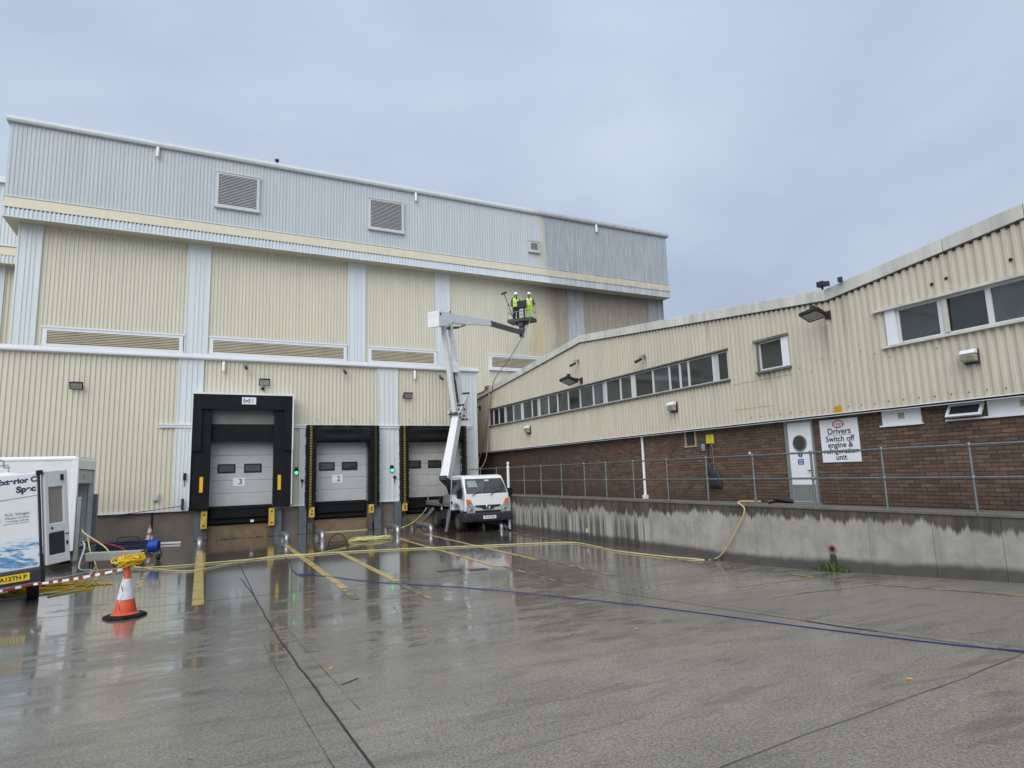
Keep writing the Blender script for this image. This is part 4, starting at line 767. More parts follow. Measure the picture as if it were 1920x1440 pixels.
# ================================================================== RETAINING WALL, WALKWAY, RAIL
XR = 11.1
rw = thing('retaining_wall', 'long stained concrete retaining wall with a wet dark top', 'wall', (XR+.15, 10, 0))
jy = [27.35]+[gx(x_, y_, XR).y for x_, y_ in ((978, 970), (1028, 975), (1064, 978), (1134, 985), (1175, 990), (1207, 1010), (1303, 1000), (1446, 1010), (1630, 1010), (1750, 1010), (1880, 1010))]+[3.2, 1, -1.5, -9]
for a, b in zip(jy[1:], jy[:-1]):
    mb = MB(); mb.box(XR, XR+.25, a+.004, b-.004, -.3, 1.285); mb.build('wall_section', M['retain'], rw)
mb = MB(); mb.box(XR+.02, XR+.2, -9, 27.3, -.3, 1.2); mb.build('wall_core', M['conc_dark'], rw)
for a, b in zip(jy[1::2], [jy[0]]+jy[2::2]) if False else zip([-9, -3, 1, 5.8, 9.0, 12.4, 15.9, 19.5, 23.2], [-3, 1, 5.8, 9.0, 12.4, 15.9, 19.5, 23.2, 27.35]):
    mb = MB(); mb.box(XR-.025, XR+.27, a+.004, b-.004, 1.288, 1.35); mb.build('coping_stone', M['coping'], rw, bevel=.012)
mb = MB(); mb.box(XR+.25, XB+.02, -9, 33, 1.0, 1.27); mb.build('walkway_slab', M['grout'], rw)
hr = thing('handrail', 'galvanised two rail handrail along the top of the retaining wall', 'handrail', (11.2, 10, 1.35))
py = [25.9, 24.2, 21.65, 20.3, 18.83, 17.37, 16.15, 14.77, 13.3, 11.82, 10.35, 8.82, 7.32, 5.84, 4.3, 2.8, 1.3, -.2]
for y in py:
    mb = MB(); mb.cyl((11.2, y, 1.35), (11.2, y, 2.43), .023, n=10); mb.cyl((11.2, y, 1.35), (11.2, y, 1.36), .06, n=10); o = mb.build('post', M['steel'], hr, True)
    mb = MB()
    for z in (1.905, 2.43): mb.lathe([(.01, -.045), (.034, -.03), (.042, 0), (.034, .03), (.01, .045)], (11.2, y, z), 10)
    mb.build('ball_joint', M['steel'], o, True)
for z in (2.43, 1.905):
    mb = MB(); mb.cyl((11.2, -4, z), (11.2, 27.2, z), .021, n=10); mb.build('rail', M['steel'], hr, True)
mb = MB(); mb.cyl((11.02, 22.7, 0), (11.02, 22.7, 2.42), .055, n=12); mb.lathe([(.055, 0), (.075, .03), (.05, .07), (.03, .10), (.035, .14), (.05, .18), (.05, .22), (.02, .26)], (11.02, 22.7, 2.4), 12); single(mb, 'finial_post', M['sign_white'], 'white post with a ball finial beside the truck cab', 'post', smooth=True)
# drain outlet
dr = thing('drain_outlet', 'round clay drain outlet low in the retaining wall', 'drain', (XR, 8.46, .54))
mb = MB(); mb.lathe([(.095, 0), (.093, .012), (.072, .018), (.05, .012), (.05, .001)], (XR+.002, 8.46, .54), 20, axis=(-1, 0, 0)); mb.build('pipe_rim', M['terracotta'], dr, True)
mb = MB(); mb.cyl((XR-.004, 8.46, .54), (XR-.013, 8.46, .54), .049, n=16); mb.build('bore', M['dark_recess'], dr)
mb = MB(); mb.box(XR-.006, XR-.001, 8.39, 8.53, ground_z(8.4), .44); mb.build('slime_run', mat('green_slime', (.05, .06, .035), .35, var=.35, vs=12), dr)
mb = MB(); q = gx(1101, 995, XR); mb.lathe([(.075, 0), (.075, .012), (.045, .014), (.04, .001)], (XR, q.y, q.z), 14, axis=(-1, 0, 0)); single(mb, 'weep_hole', M['plank'], 'small round weep hole low in the far wall', 'drain', smooth=True)
mb = MB()
for i in range(230):
    y = 8.46+random.gauss(0, .16); x_ = XR-abs(random.gauss(.03, .07)); z = ground_z(y); a = random.uniform(0, 6.28); h = random.uniform(.03, .13)*(1.5 if abs(y-8.46) < .2 else .8); l_ = V((math.cos(a), math.sin(a), 0))*.018
    tp = V((x_, y, z+h))+V((random.uniform(-.06, .02), random.uniform(-.05, .05), 0)); mb.add([V((x_, y, z))-l_*.4, V((x_, y, z))+l_*.4, V((x_, y, z+h*.55))+l_, tp, V((x_, y, z+h*.55))-l_], [(0, 1, 2, 3, 4)])
single(mb, 'weeds', M['weed'], 'small clump of green weeds under the clay drain outlet', 'weeds', kind='stuff')
mb = MB()
for i in range(60):
    c = gg(1341, 1049)+V((random.gauss(-.05, .1), random.gauss(0, .13), 0)); s = random.uniform(.012, .04); mb.obox(c+V((0, 0, s*.6)), V((s, s*.3, 0)), V((-s*.3, s, 0)), V((0, 0, s*.6)))
single(mb, 'debris', M['conc_dark'], 'small heap of wet debris where the yellow hose meets the wall', 'debris', kind='stuff')
mb = MB(); mb.tube([V((11.3, 10.1, 1.4)), V((11.45, 9.95, 1.43)), V((11.6, 9.7, 1.40))], .05, 8); mb.tube([V((11.35, 10.0, 1.47)), V((11.5, 9.6, 1.40))], .03, 8); single(mb, 'spray_gun', M['black'], 'black hose nozzle lying on the wall top by the door', 'nozzle')

# ================================================================== BOOM LIFT TRUCK
TX, TY = 9.9, 25.6
BD = V((16.15-TX, 30.9-TY, 0)).normalized(); BN = V((-BD.y, BD.x, 0))       # boom slew direction, and across it
def pl(x, y):
    r = ray(x, y); k = (TX*BN.x+TY*BN.y)/(r.x*BN.x+r.y*BN.y); return r*k+E0
tk = thing('boom_lift_truck', 'white cab truck carrying a raised white folding boom with a work basket', 'truck', (9.97, 24.5, 0))
CX = 9.97; HW = .935
prof = [(22.47, .79), (22.42, 1.0), (22.46, 1.42), (22.84, 2.05), (22.95, 2.14), (23.15, 2.175), (24.08, 2.15), (24.13, 2.0), (24.13, .79), (23.78, .79), (23.73, .93), (23.60, 1.02), (23.41, 1.055), (23.22, 1.02), (23.09, .93), (23.04, .79)]
def taper(mb, z0=1.45, k=.10):
    for p in mb.v:
        if p.z > z0: p.x = CX+(p.x-CX)*(1-k*(p.z-z0)/.7)
    return mb
mb = MB(); mb.prism([(CX-HW, y, z) for y, z in prof], (2*HW, 0, 0)); taper(mb); mb.build('cab', M['veh_white'], tk, bevel=.045, seg=3)
sl_n = V((0, -.63, .38)).normalized()
def slope(y_t, xo, m_in=0): return V((CX+xo, 22.46+(22.84-22.46)*y_t, 1.42+.63*y_t))+sl_n*.004
mb = MB(); mb.prism([slope(.05, -.86), slope(.05, .86), slope(.5, .84), slope(.95, .775), slope(.95, -.775), slope(.5, -.84)], sl_n*.010); ws = mb.build('windscreen', M['glass_mid'], tk)
for xo in (-.66, .10):
    mb = MB(); mb.tube([slope(-.08, xo)+sl_n*.02, slope(.06, xo+.18)+sl_n*.03, slope(.18, xo+.42)+sl_n*.02], .012, 6); mb.build('wiper', M['black'], tk)
mb = MB(); mb.prism([slope(.78, .02)+sl_n*.011, slope(.78, .2)+sl_n*.011, slope(.88, .2)+sl_n*.011, slope(.88, .02)+sl_n*.011], sl_n*.004); mb.build('mirror_mount', M['blind'], ws)
mb = MB(); mb.prism([slope(.45, -.74)+sl_n*.0105, slope(.45, -.32)+sl_n*.0105, slope(.84, -.36)+sl_n*.0105, slope(.84, -.72)+sl_n*.0105], sl_n*.002); mb.build('rear_window', mat('cab_rear_window', (.26, .32, .33), .2, var=.2, vs=3), ws)
for s_ in (-1, 1):
    X = CX+s_*HW; t = lambda y, z, o=.004: (CX+s_*((HW)*(1-.10*max(0, z-1.45)/.7)+o), y, z)
    d_ = MB(); pts = [t(22.62, 1.3), t(22.55, .84), t(22.98, .84), t(23.05, 1.05), t(23.4, 1.12), t(23.85, 1.0), t(23.98, .85), t(23.98, 2.08), t(23.05, 2.08)]
    for a, b in zip(pts, pts[1:]+pts[:1]):
        a, b = V(a), V(b); d_.beam(a, b, .010, .008, up=(s_, 0, 0))
    dr_ = d_.build('door', M['bumper'], tk)
    g_ = MB(); g_.prism([t(23.92, 2.0), t(23.06, 2.03), t(22.80, 1.58), t(22.80, 1.30), t(23.10, 1.28), t(23.30, 1.42), t(23.92, 1.46)], (s_*.008, 0, 0)); g_.build('side_window', M['glass_dark'], dr_)
    h_ = MB(); h_.obox(V(t(23.86, 1.10)), V((s_*.02, 0, 0)), V((0, .07, 0)), V((0, 0, .05))); h_.build('handle', M['black'], dr_, bevel=.01)
    m_ = MB(); m_.obox(V((CX+s_*(HW+.15), 22.66, 1.46)), V((.09, 0, 0)), V((0, .04, 0)), V((0, 0, .17))); m_.tube([V((CX+s_*(HW-.05), 22.72, 1.66)), V((CX+s_*(HW+.12), 22.68, 1.66))], .015, 6); m_.tube([V((CX+s_*(HW-.02), 22.74, 1.25)), V((CX+s_*(HW+.12), 22.68, 1.30))], .015, 6); m_.build('wing_mirror', M['black'], tk, bevel=.02)
    fz = lambda x_, z: (CX+s_*x_, 22.415-(.0 if z < 1 else (z-1)*-.10), z)
    hl = MB(); hl.prism([fz(.90, 1.27), fz(.73, 1.24), fz(.60, .98), fz(.53, .80), fz(.55, .73), fz(.88, .74)], (0, -.022, 0)); ho = hl.build('headlight', M['lens'], tk, bevel=.008)
    am = MB(); am.prism([fz(.895, 1.265), fz(.735, 1.235), fz(.665, 1.09), fz(.893, 1.08)], (0, -.028, 0)); am.build('indicator', M['amber'], ho, bevel=.006)
    lp = MB(); lp.lathe([(.075, 0), (.07, .02), (.03, .03), (.003, .032)], (CX+s_*.72, 22.40, .86), 14, axis=(0, -1, 0)); lp.build('lamp_bowl', M['chrome'], ho, True)
mb = MB(); mb.prism([(CX-.56, 22.418, 1.02), (CX+.56, 22.418, 1.02), (CX+.50, 22.418, .95), (CX+.28, 22.418, .93), (CX+.18, 22.418, .86), (CX-.18, 22.418, .86), (CX-.28, 22.418, .93), (CX-.50, 22.418, .95)], (0, -.018, 0)); gr = mb.build('grille', M['bumper'], tk)
for k in range(3):
    mb = MB(); mb.box(CX-.50+.12*k, CX+.50-.12*k, 22.394, 22.400, .995-.045*k, 1.003-.045*k); mb.build('grille_bar', M['black'], gr)
mb = MB(); n = 20; mb.tube([V((CX+.075*math.cos(2*math.pi*i/n), 22.392, .955+.075*math.sin(2*math.pi*i/n))) for i in range(n+1)], .012, 6); mb.box(CX-.095, CX+.095, 22.383, 22.397, .94, .97); mb.build('badge', M['chrome'], gr, True)
mb = MB(); mb.box(CX-.42, CX+.42, 22.40, 22.44, .745, .78); mb.build('intake_slot', M['black'], tk)
mb = MB(); mb.prism([(CX-.97, 22.36, .40), (CX-.97, 22.33, .50), (CX-.97, 22.33, .70), (CX-.97, 22.40, .745), (CX-.97, 22.95, .79), (CX-.97, 23.0, .55), (CX-.97, 22.9, .40)], (1.94, 0, 0)); mb.build('bumper', M['bumper'], tk, bevel=.03)
mb = MB(); mb.box(CX-.24, CX+.30, 22.315, 22.328, .50, .62); pt = mb.build('number_plate', M['plate_w'], tk); lettering('YA10 HHL', (CX+.03, 22.312, .56), (1, 0, 0), (0, 0, 1), .098, M['ink'], pt, bold=.002)
def wheel(x_, y, r, w_, par):
    o = MB(); o.lathe([(r*.62, -w_/2), (r*.9, -w_/2), (r, -w_*.36), (r, w_*.36), (r*.9, w_/2), (r*.62, w_/2)], (x_, y, r), 28, axis=(1, 0, 0)); o = o.build('wheel', M['tyre'], par, True)
    q = MB()
    for s_ in (-1, 1): q.lathe([(r*.62, 0), (r*.58, -.015), (r*.5, -.05), (r*.2, -.045), (r*.18, .0), (.002, .002)], (x_+s_*(w_/2+.003), y, r), 20, axis=(s_, 0, 0))
    q.build('rim', M['steel'], o, True)
for x_ in (CX-.78, CX+.78): wheel(x_, 23.41, .335, .21, tk)
for x_ in (CX-.84, CX-.58, CX+.58, CX+.84): wheel(x_, 25.85, .335, .20, tk)
mb = MB(); mb.box(CX-.40, CX-.30, 22.9, 27.1, .55, .78); mb.box(CX+.30, CX+.40, 22.9, 27.1, .55, .78); mb.box(CX-.85, CX+.85, 24.3, 24.5, .55, .9); mb.box(CX-.85, CX+.85, 26.9, 27.08, .55, .9); mb.box(CX-.85, CX-.45, 24.55, 25.4, .42, .8); mb.box(CX-.8, CX+.8, 23.36, 23.46, .30, .38); mb.box(CX-.7, CX+.7, 25.8, 25.9, .28, .40); mb.build('chassis', M['bumper'], tk)
mb = MB(); mb.box(CX-.93, CX+.93, 24.25, 27.1, .93, .99); mb.box(CX-.94, CX-.90, 24.25, 27.1, .99, 1.12); mb.box(CX+.90, CX+.94, 24.25, 27.1, .99, 1.12); mb.box(CX-.93, CX+.93, 27.06, 27.1, .99, 1.12); mb.build('deck', M['deck'], tk, bevel=.008)
mb = MB(); mb.box(CX-.93, CX-.5, 24.3, 24.9, 1.0, 1.38); mb.box(CX-.9, CX-.86, 26.95, 27.05, 1.0, 1.35); mb.build('deck_locker', M['steel_dull'], tk, bevel=.012)
mb = MB(); mb.box(CX-.95, CX-.935, 25.0, 25.1, .78, .9); mb.build('marker_plate', M['sign_white'], tk)
mb = MB(); mb.cyl((TX, TY, .99), (TX, TY, 1.25), .42, n=20); mb.cyl((TX, TY, 1.25), (TX, TY, 1.75), .24, .2, n=16)
pA, pB = pl(838, 893), pl(858, 776)
for s_ in (-.2, .2): mb.beam(V((TX, TY, 1.3))+BN*s_, pl(846, 905)+BN*s_, .05, .42, .05, .26)
mb.build('turret', M['boom_grey'], tk, bevel=.015)
mb = MB(); mb.beam(pl(836, 899), pB, .40, .40, .32, .34); bl_ = mb.build('lower_boom', M['boom_white'], tk, bevel=.02)
q_ = pl(834, 897); mb = MB(); mb.beam(q_+V((0, 0, .12)), q_+V((0, 0, -.06)), .30, .44, up=BD); mb.beam(pl(831, 896), pl(847, 914), .34, .20, .26, .2); mb.build('boom_foot', M['boom_grey'], bl_, bevel=.01)
mb = MB(); mb.beam(pl(846, 860), pl(858, 782), .06, .05); mb.build('groove', M['boom_grey'], bl_) if False else None
a, b, c, d = pl(851, 775), pl(868, 736), pl(864, 787), pl(853, 742)
mb = MB()
for s_ in (-.26, .26): mb.prism([pl(850, 776)+BN*s_, pl(869, 737)+BN*s_, pl(866, 789)+BN*s_, pl(856, 783)+BN*s_], BN*.03)
kn = mb.build('elbow_bracket', M['boom_white'], tk)
for p in ((868, 738), (865, 787), (852, 776), (858, 760), (860, 768), (859, 780)):
    mb = MB(); q_ = pl(*p); mb.cyl(q_-BN*.32, q_+BN*.32, .045, n=10); mb.build('pivot_pin', M['boom_grey'], kn)
mb = MB(); mb.beam(pl(853, 772), pl(831, 608), .20, .22, .18, .20); mb.build('riser_arm', M['boom_white'], tk, bevel=.012)
mb = MB(); mb.beam(pl(862, 740), pl(843, 606), .20, .20, .18, .20); mb.box(*[v_ for pr_ in zip(pl(851, 690)-V((.17, .17, .22)), pl(851, 690)+V((.17, .17, .22))) for v_ in pr_]); mb.build('riser_arm', M['boom_white'], tk, bevel=.012)
mb = MB(); mb.cyl(pl(858, 756), pl(852, 712), .065, n=10); mb.cyl(pl(852, 712), pl(851, 690), .035, n=10); mb.build('ram', M['boom_grey'], tk, True)
box_pts = [pl(812, 584), pl(841, 586), pl(843, 600), pl(838, 607), pl(834, 612), pl(812, 614)]
mb = MB(); mb.prism([p-BN*.28 for p in box_pts], BN*.56); hb = mb.build('boom_head', M['boom_white'], tk, bevel=.03)
for p, r in (((815, 590), .055), ((833, 586), .05), ((832, 609), .03)):
    mb = MB(); q_ = pl(*p); mb.cyl(q_-BN*.285, q_-BN*.300, r, n=10); mb.build('bolt_hole', M['black'], hb)
mb = MB(); mb.beam(pl(841, 597), pl(882, 602), .30, .44, .28, .40); mb.beam(pl(880, 602), pl(917, 605), .24, .34, .24, .32); mb.build('upper_boom', M['boom_white'], tk, bevel=.015)
mb = MB(); mb.beam(pl(914, 605), pl(979, 624), .18, .26, .17, .26); mb.beam(pl(978, 632), pl(979, 604), .20, .22, .3, .3, up=BD); mb.build('inner_boom', M['boom_grey'], tk, bevel=.012)
mb = MB(); mb.cyl(pl(836, 616), pl(859, 614), .06, n=10); mb.cyl(pl(859, 614), pl(872, 610), .03, n=8); mb.build('ram', M['boom_grey'], tk, True)
# work basket
BC = pl(979, 604); ax, ay = -BN, BD                                          # across and away
mb = MB(); mb.obox(BC, ax*.74, ay*.40, V((0, 0, .03))); mb.obox(BC+V((0, 0, .08))-ay*.40, ax*.74, ay*.012, V((0, 0, .075))); mb.obox(BC+V((0, 0, .08))+ay*.40, ax*.74, ay*.012, V((0, 0, .075)))
for s_ in (-1, 1): mb.obox(BC+V((0, 0, .08))+ax*.74*s_, ax*.012, ay*.40, V((0, 0, .075)))
mb.obox(BC+V((0, 0, -.10)), ax*.35, ay*.14, V((0, 0, .07))); mb.obox(BC+V((0, 0, -.16))-ay*.1, ax*.15, ay*.2, V((0, 0, .12)))
bk = mb.build('basket', M['basket'], tk)
def bp(u, v_, z): return BC+ax*u+ay*v_+V((0, 0, z))
mb = MB()
for u in (-.72, 0, .72):
    for v_ in (-.38, .38): mb.cyl(bp(u, v_, 0), bp(u, v_, 1.08), .019, n=6)
for z in (.55, 1.08):
    for v_ in (-.38, .38): mb.cyl(bp(-.72, v_, z), bp(.72, v_, z), .019, n=6)
    for u in (-.72, .72): mb.cyl(bp(u, -.38, z), bp(u, .38, z), .019, n=6)
mb.build('guard_rail', M['steel_dull'], bk, True)
mb = MB(); mb.obox(bp(.20, -.46, .90), ax*.27, ay*.09, V((0, 0, .22))); mb.beam(bp(.33, -.44, .1), bp(.33, -.44, .7), .10, .06, up=ay); mb.build('control_console', M['black'], bk, bevel=.02)
# outriggers
for top_, foot in (((9.1, 24.3, .78), (8.25, 22.45, .03)), ((10.85, 24.3, .78), (10.72, 22.25, .03)), ((9.1, 26.2, .80), (8.62, 26.85, .03)), ((10.85, 26.2, .80), (11.0, 26.9, .03))):
    top_, foot = V(top_), V(foot); mb = MB(); mid = top_.lerp(foot, .5); mb.beam(top_, mid, .14, .14); mb.beam(mid, foot+V((0, 0, .05)), .10, .10); o = mb.build('outrigger', M['steel'], tk, bevel=.01)
    mb = MB(); mb.cyl(foot-V((0, 0, .03)), foot+V((0, 0, .02)), .13, n=14); mb.cyl(foot, foot+V((0, 0, .09)), .05, n=8); mb.build('foot_pad', M['black'], o)
mb = MB(); c = V((9.25, 25.0, 1.02))
for k in range(4): mb.tube([c+V((.05*k-.1+.28*math.cos(t), .02*k+.1*math.cos(t), .16+.17*math.sin(t)+.01*k)) for t in [i*math.pi/7 for i in range(15)]], .025, 6)
single(mb, 'hose_coil', M['black'], 'coil of black hose standing on the truck deck', 'hose', smooth=True)

# ================================================================== PEOPLE
def skin_mesh(name, verts, edges, radii, mt, parent, sub=1):
    me = bpy.data.meshes.new(name); me.from_pydata([V(v_) for v_ in verts], edges, []); o = bpy.data.objects.new(name, me); COL.objects.link(o)
    md = o.modifiers.new('skin', 'SKIN'); md.use_smooth_shade = True
    for i, r in enumerate(radii):
        sv = me.skin_vertices[0].data[i]; sv.radius = (r, r) if not isinstance(r, tuple) else r; sv.use_root = (i == 0)
    sb_ = o.modifiers.new('sub', 'SUBSURF'); sb_.levels = sub; sb_.render_levels = sub
    dg = bpy.context.evaluated_depsgraph_get(); dg.update(); m2 = bpy.data.meshes.new_from_object(o.evaluated_get(dg)); bpy.data.objects.remove(o)
    m2.name = name; m2.materials.clear(); m2.materials.append(mt); q = bpy.data.objects.new(name, m2); COL.objects.link(q); q.parent = parent; return q
def person(loc, rotz, label, arms, trousers, vest, legs_band):
    """faces -Y; arms: two (elbow, wrist) pairs for the -x and +x side"""
    p = thing('person', label, 'person', loc, 'workers in the raised basket', rot=(0, 0, rotz))
    Vt = [(0, 0, .94), (0, .01, 1.10), (0, .0, 1.30), (0, .01, 1.44), (0, 0, 1.51), (0, -.03, 1.585), (0, -.04, 1.67)]; Ed = [(0, 1), (1, 2), (2, 3), (3, 4), (4, 5), (5, 6)]; Ra = [.135, .125, .145, .075, .055, .092, .085]
    def limb(seq, start):
        prev = start
        for pt, r in seq: Vt.append(pt); Ra.append(r); Ed.append((prev, len(Vt)-1)); prev = len(Vt)-1
        return prev
    for s_, (el, wr) in zip((-1, 1), arms):
        el, wr = V(el), V(wr); dd = (wr-el).normalized(); pm = wr+dd*.09
        h = limb([((s_*.175, .01, 1.405), .065), (el, .047), (wr, .030), (pm, .032)], 3); sdv = dd.cross(V((0, 0, 1))); sdv = sdv.normalized() if sdv.length > .1 else V((1, 0, 0))
        for k, ln_ in enumerate((.075, .088, .082, .062)):
            b0 = pm+sdv*(.027-.018*k); b1 = b0+dd*ln_*.55+V((0, -.008, 0)); b2 = b0+dd*ln_+V((0, -.028, 0)); limb([(b0, .011), (b1, .009), (b2, .008)], h)
        limb([(wr+dd*.035+sdv*.035, .012), (wr+dd*.075+sdv*.055+V((0, -.015, 0)), .009)], h-0)
    for s_ in (-1, 1): limb([((s_*.092, 0, .88), .10), ((s_*.105, -.025, .49), .064), ((s_*.11, .02, .10), .045), ((s_*.12, -.13, .035), .040)], 0)
    skin_mesh('body', Vt, Ed, Ra, M['skin'], p)
    jv = [(0, 0, .98), (0, .01, 1.12), (0, 0, 1.30), (0, .01, 1.43)]; je = [(0, 1), (1, 2), (2, 3)]; jr = [.155, .145, .162, .10]
    for s_, (el, wr) in zip((-1, 1), arms):
        k = len(jv); jv += [(s_*.18, .01, 1.40), tuple(el), tuple(V(el).lerp(V(wr), .96))]; jr += [.082, .062, .048]; je += [(3, k), (k, k+1), (k+1, k+2)]
    skin_mesh('jacket', jv, je, jr, M['cloth_dark'], p)
    tv = [(0, 0, 1.0), (0, 0, .92)]; te = [(0, 1)]; tr = [.15, .155]
    for s_ in (-1, 1):
        k = len(tv); tv += [(s_*.095, 0, .84), (s_*.107, -.02, .49), (s_*.112, .015, .10)]; tr += [.118, .090, .082]; te += [(1, k), (k, k+1), (k+1, k+2)]
    to = skin_mesh('trousers', tv, te, tr, trousers, p)
    if legs_band:
        for s_ in (-1, 1):
            for z in (.22, .36):
                mb = MB(); mb.lathe([(.097, 0), (.099, .02), (.097, .05)], (s_*.11, 0, z), 14); mb.build('reflective_band', M['reflect'], to, True, local=True)
    for s_ in (-1, 1):
        mb = MB(); mb.obox((s_*.118, -.06, .045), (.05, 0, 0), (0, .145, 0), (0, 0, .045)); mb.build('boot', M['black'], p, bevel=.025, local=True)
    def loft(secs, n=20):
        mb = MB(); vs = [(rx_*math.cos(2*math.pi*i/n), yy+ry_*math.sin(2*math.pi*i/n), z+dz*abs(math.cos(2*math.pi*i/n))**3) for z, rx_, ry_, yy, dz in secs for i in range(n)]
        mb.add(vs, [(j*n+i, j*n+(i+1) % n, (j+1)*n+(i+1) % n, (j+1)*n+i) for j in range(len(secs)-1) for i in range(n)]); return mb
    vo = loft([(.90, .20, .155, 0, 0), (1.02, .19, .15, 0, 0), (1.18, .195, .155, 0, 0), (1.32, .21, .165, 0, 0), (1.40, .205, .14, .005, .015), (1.455, .12, .09, .01, .01)]).build('vest', vest, p, True, local=True)
    mb = loft([(1.03, .194, .154, 0, 0), (1.085, .196, .156, 0, 0)]); mb.build('reflective_band', M['reflect'], vo, True, local=True)
    for s_ in (-1, 1):
        mb = MB(); mb.obox((s_*.10, -.150, 1.22), (.024, 0, 0), (0, .012, 0), (0, 0, .17)); mb.build('reflective_band', M['reflect'], vo, local=True)
    mb = MB(); mb.obox((0, -.158, 1.375), (.045, 0, 0), (0, .02, 0), (0, 0, .075)); mb.build('collar_opening', M['cloth_dark'], vo, bevel=.02, local=True)
    ho = MB(); ho.lathe([(.125, 0), (.128, .02), (.122, .07), (.10, .125), (.06, .155), (.003, .165)], (0, -.035, 1.63), 20, sx=.92, sy=1.08); ho.obox((0, -.155, 1.635), (.075, 0, 0), (0, .05, 0), (0, 0, .008)); ho.build('hard_hat', M['helmet'], p, True, local=True)
    mb = MB(); mb.lathe([(.098, -.05), (.105, 0), (.098, .05)], (0, -.015, 1.60), 16); mb.build('hair', M['cloth_dark'], p, True, local=True)
    fc = MB(); fc.lathe([(.07, -.10), (.084, -.05), (.086, 0), (.08, .05)], (0, -.055, 1.59), 16); fo = fc.build('face', M['skin'], p, True, local=True)
    mb = MB(); mb.prism([(-.014, -.138, 1.565), (.014, -.138, 1.565), (0, -.139, 1.61)], (0, -.02, 0)); mb.build('nose', M['skin'], fo, local=True)
    for s_ in (-1, 1):
        mb = MB(); mb.lathe([(.010, 0), (.003, .006)], (s_*.031, -.136, 1.605), 8, axis=(0, -1, 0)); mb.build('eye', M['black'], fo, local=True)
        mb = MB(); mb.obox((s_*.092, -.03, 1.59), (.010, 0, 0), (0, .018, 0), (0, 0, .03)); mb.build('ear', M['skin'], fo, bevel=.006, local=True)
    mb = MB(); mb.obox((0, -.137, 1.535), (.024, 0, 0), (0, .004, 0), (0, 0, .005)); mb.build('mouth', mat('lip', (.25, .09, .08), .5, var=0) if 'lip' not in bpy.data.materials else bpy.data.materials['lip'], fo, local=True)
    return p
f_ = bp(-.36, .02, .03); person(f_, -.18, 'person in white hard hat, short hi-vis vest and dark trousers', (((-.25, .03, 1.13), (-.24, -.06, .89)), ((.26, -.02, 1.16), (.22, -.20, 1.0))), M['cloth_dark'], M['hivis'], False)
f_ = bp(.47, .04, .03); person(f_, -.55, 'person in white hard hat and full hi-vis vest and trousers', (((-.25, -.02, 1.15), (-.2, -.2, 1.02)), ((.26, .04, 1.13), (.27, -.04, .88))), M['hivis'], M['hivis_y'], True).scale = (.94, .94, .94)
br = thing('washing_brush', 'long washing brush on a pole leaning up out of the basket', 'brush', bp(-.45, -.3, .1))
p0, p1 = bp(-.36, -.30, .05), bp(-.90, -.42, 1.72); mb = MB(); mb.cyl(p0, p1, .022, n=8); mb.build('pole', M['bumper'], br, True)
mb = MB(); mb.obox(p1+V((0, 0, .02)), ax*.17+V((0, 0, .04)), ay*.05, V((0, 0, .045))); mb.build('brush_head', M['black'], br, bevel=.015)

# ================================================================== HOSES
def spline(pts, k=8):
    pts = [V(p) for p in pts]; P = [pts[0]*2-pts[1]]+pts+[pts[-1]*2-pts[-2]]; o = []
    for i in range(1, len(P)-2):
        for j in range(k):
            t = j/k; a, b, c, d = P[i-1], P[i], P[i+1], P[i+2]; o.append(.5*((2*b)+(c-a)*t+(2*a-5*b+4*c-d)*t*t+(3*b-a-3*c+d)*t*t*t))
    return o+[pts[-1]]
def hose(pts, r, mt, lb, grp=None, name='hose', k=8, n=7, wob=0):
    P = spline(pts, k)
    if wob: P = [p+V((random.uniform(-wob, wob), random.uniform(-wob, wob), 0)) for p in P]
    mb = MB(); mb.tube(P, r, n); return single(mb, name, mt, lb, 'hose', grp, smooth=True)
G_ = lambda *pp, h=.014: [gg(x_, y_, h) for x_, y_ in pp]
hose(G_((-40, 1128), (60, 1098), (170, 1072), (240, 1066), (330, 1061), (420, 1053), (540, 1043), (640, 1035), (760, 1029), (880, 1024), (1000, 1019), (1070, 1017), (1110, 1023), (1150, 1032), (1215, 1040), (1290, 1047), (1337, 1049), h=.02)+[gx(1360, 1030, XR-.08), gx(1385, 985, XR-.07), gx(1396, 955, XR-.06), V((11.08, 10.75, 1.39)), V((11.3, 10.3, 1.40))], .0165, M['hose_y'], 'long pale yellow hose crossing the yard and climbing the retaining wall', wob=.004)
hose(G_((250, 1062), (300, 1068), (360, 1070), (440, 1055), (520, 1042), (590, 1038), (660, 1024), (700, 1016)), .017, M['hose_y'], 'thinner yellow hose running to the coil on the ground in front of bay 2')
hose(G_((705, 1014), (728, 1000), (741, 991))+[gy(752, 990, 24.6), gy(775, 979, 25.1), gy(795, 960, 26.6), gy(800, 952, 26.9)], .02, M['hose_y'], 'yellow hose rising from the coil to the truck deck')
hc = MB(); c0 = gg(692, 1013)
for k in range(9):
    r = random.uniform(.35, .72); cx, cy = random.uniform(-.2, .2), random.uniform(-.15, .15)
    hc.tube([c0+V((cx+r*1.0*math.cos(t)+.03*math.sin(5*t+k), cy+r*.75*math.sin(t), .02+.02*(k % 4)+.02*math.sin(3*t+k))) for t in [i*math.pi/14 for i in range(27)]], .02, 6)
single(hc, 'hose_coil', M['hose_y'], 'loose coil of yellow hose on the ground between bays 2 and the truck', 'hose', smooth=True)
hose(G_((1004, 1500) if False else (2010, 1231), (1920, 1221), (1800, 1210), (1660, 1194), (1500, 1174), (1350, 1154), (1200, 1135), (1050, 1119), (900, 1104), (780, 1096), (690, 1090), (620, 1081), (580, 1078), (556, 1077), h=.009), .0072, M['hose_b'], 'thin blue hose running across the yard to the near wall', wob=.003)
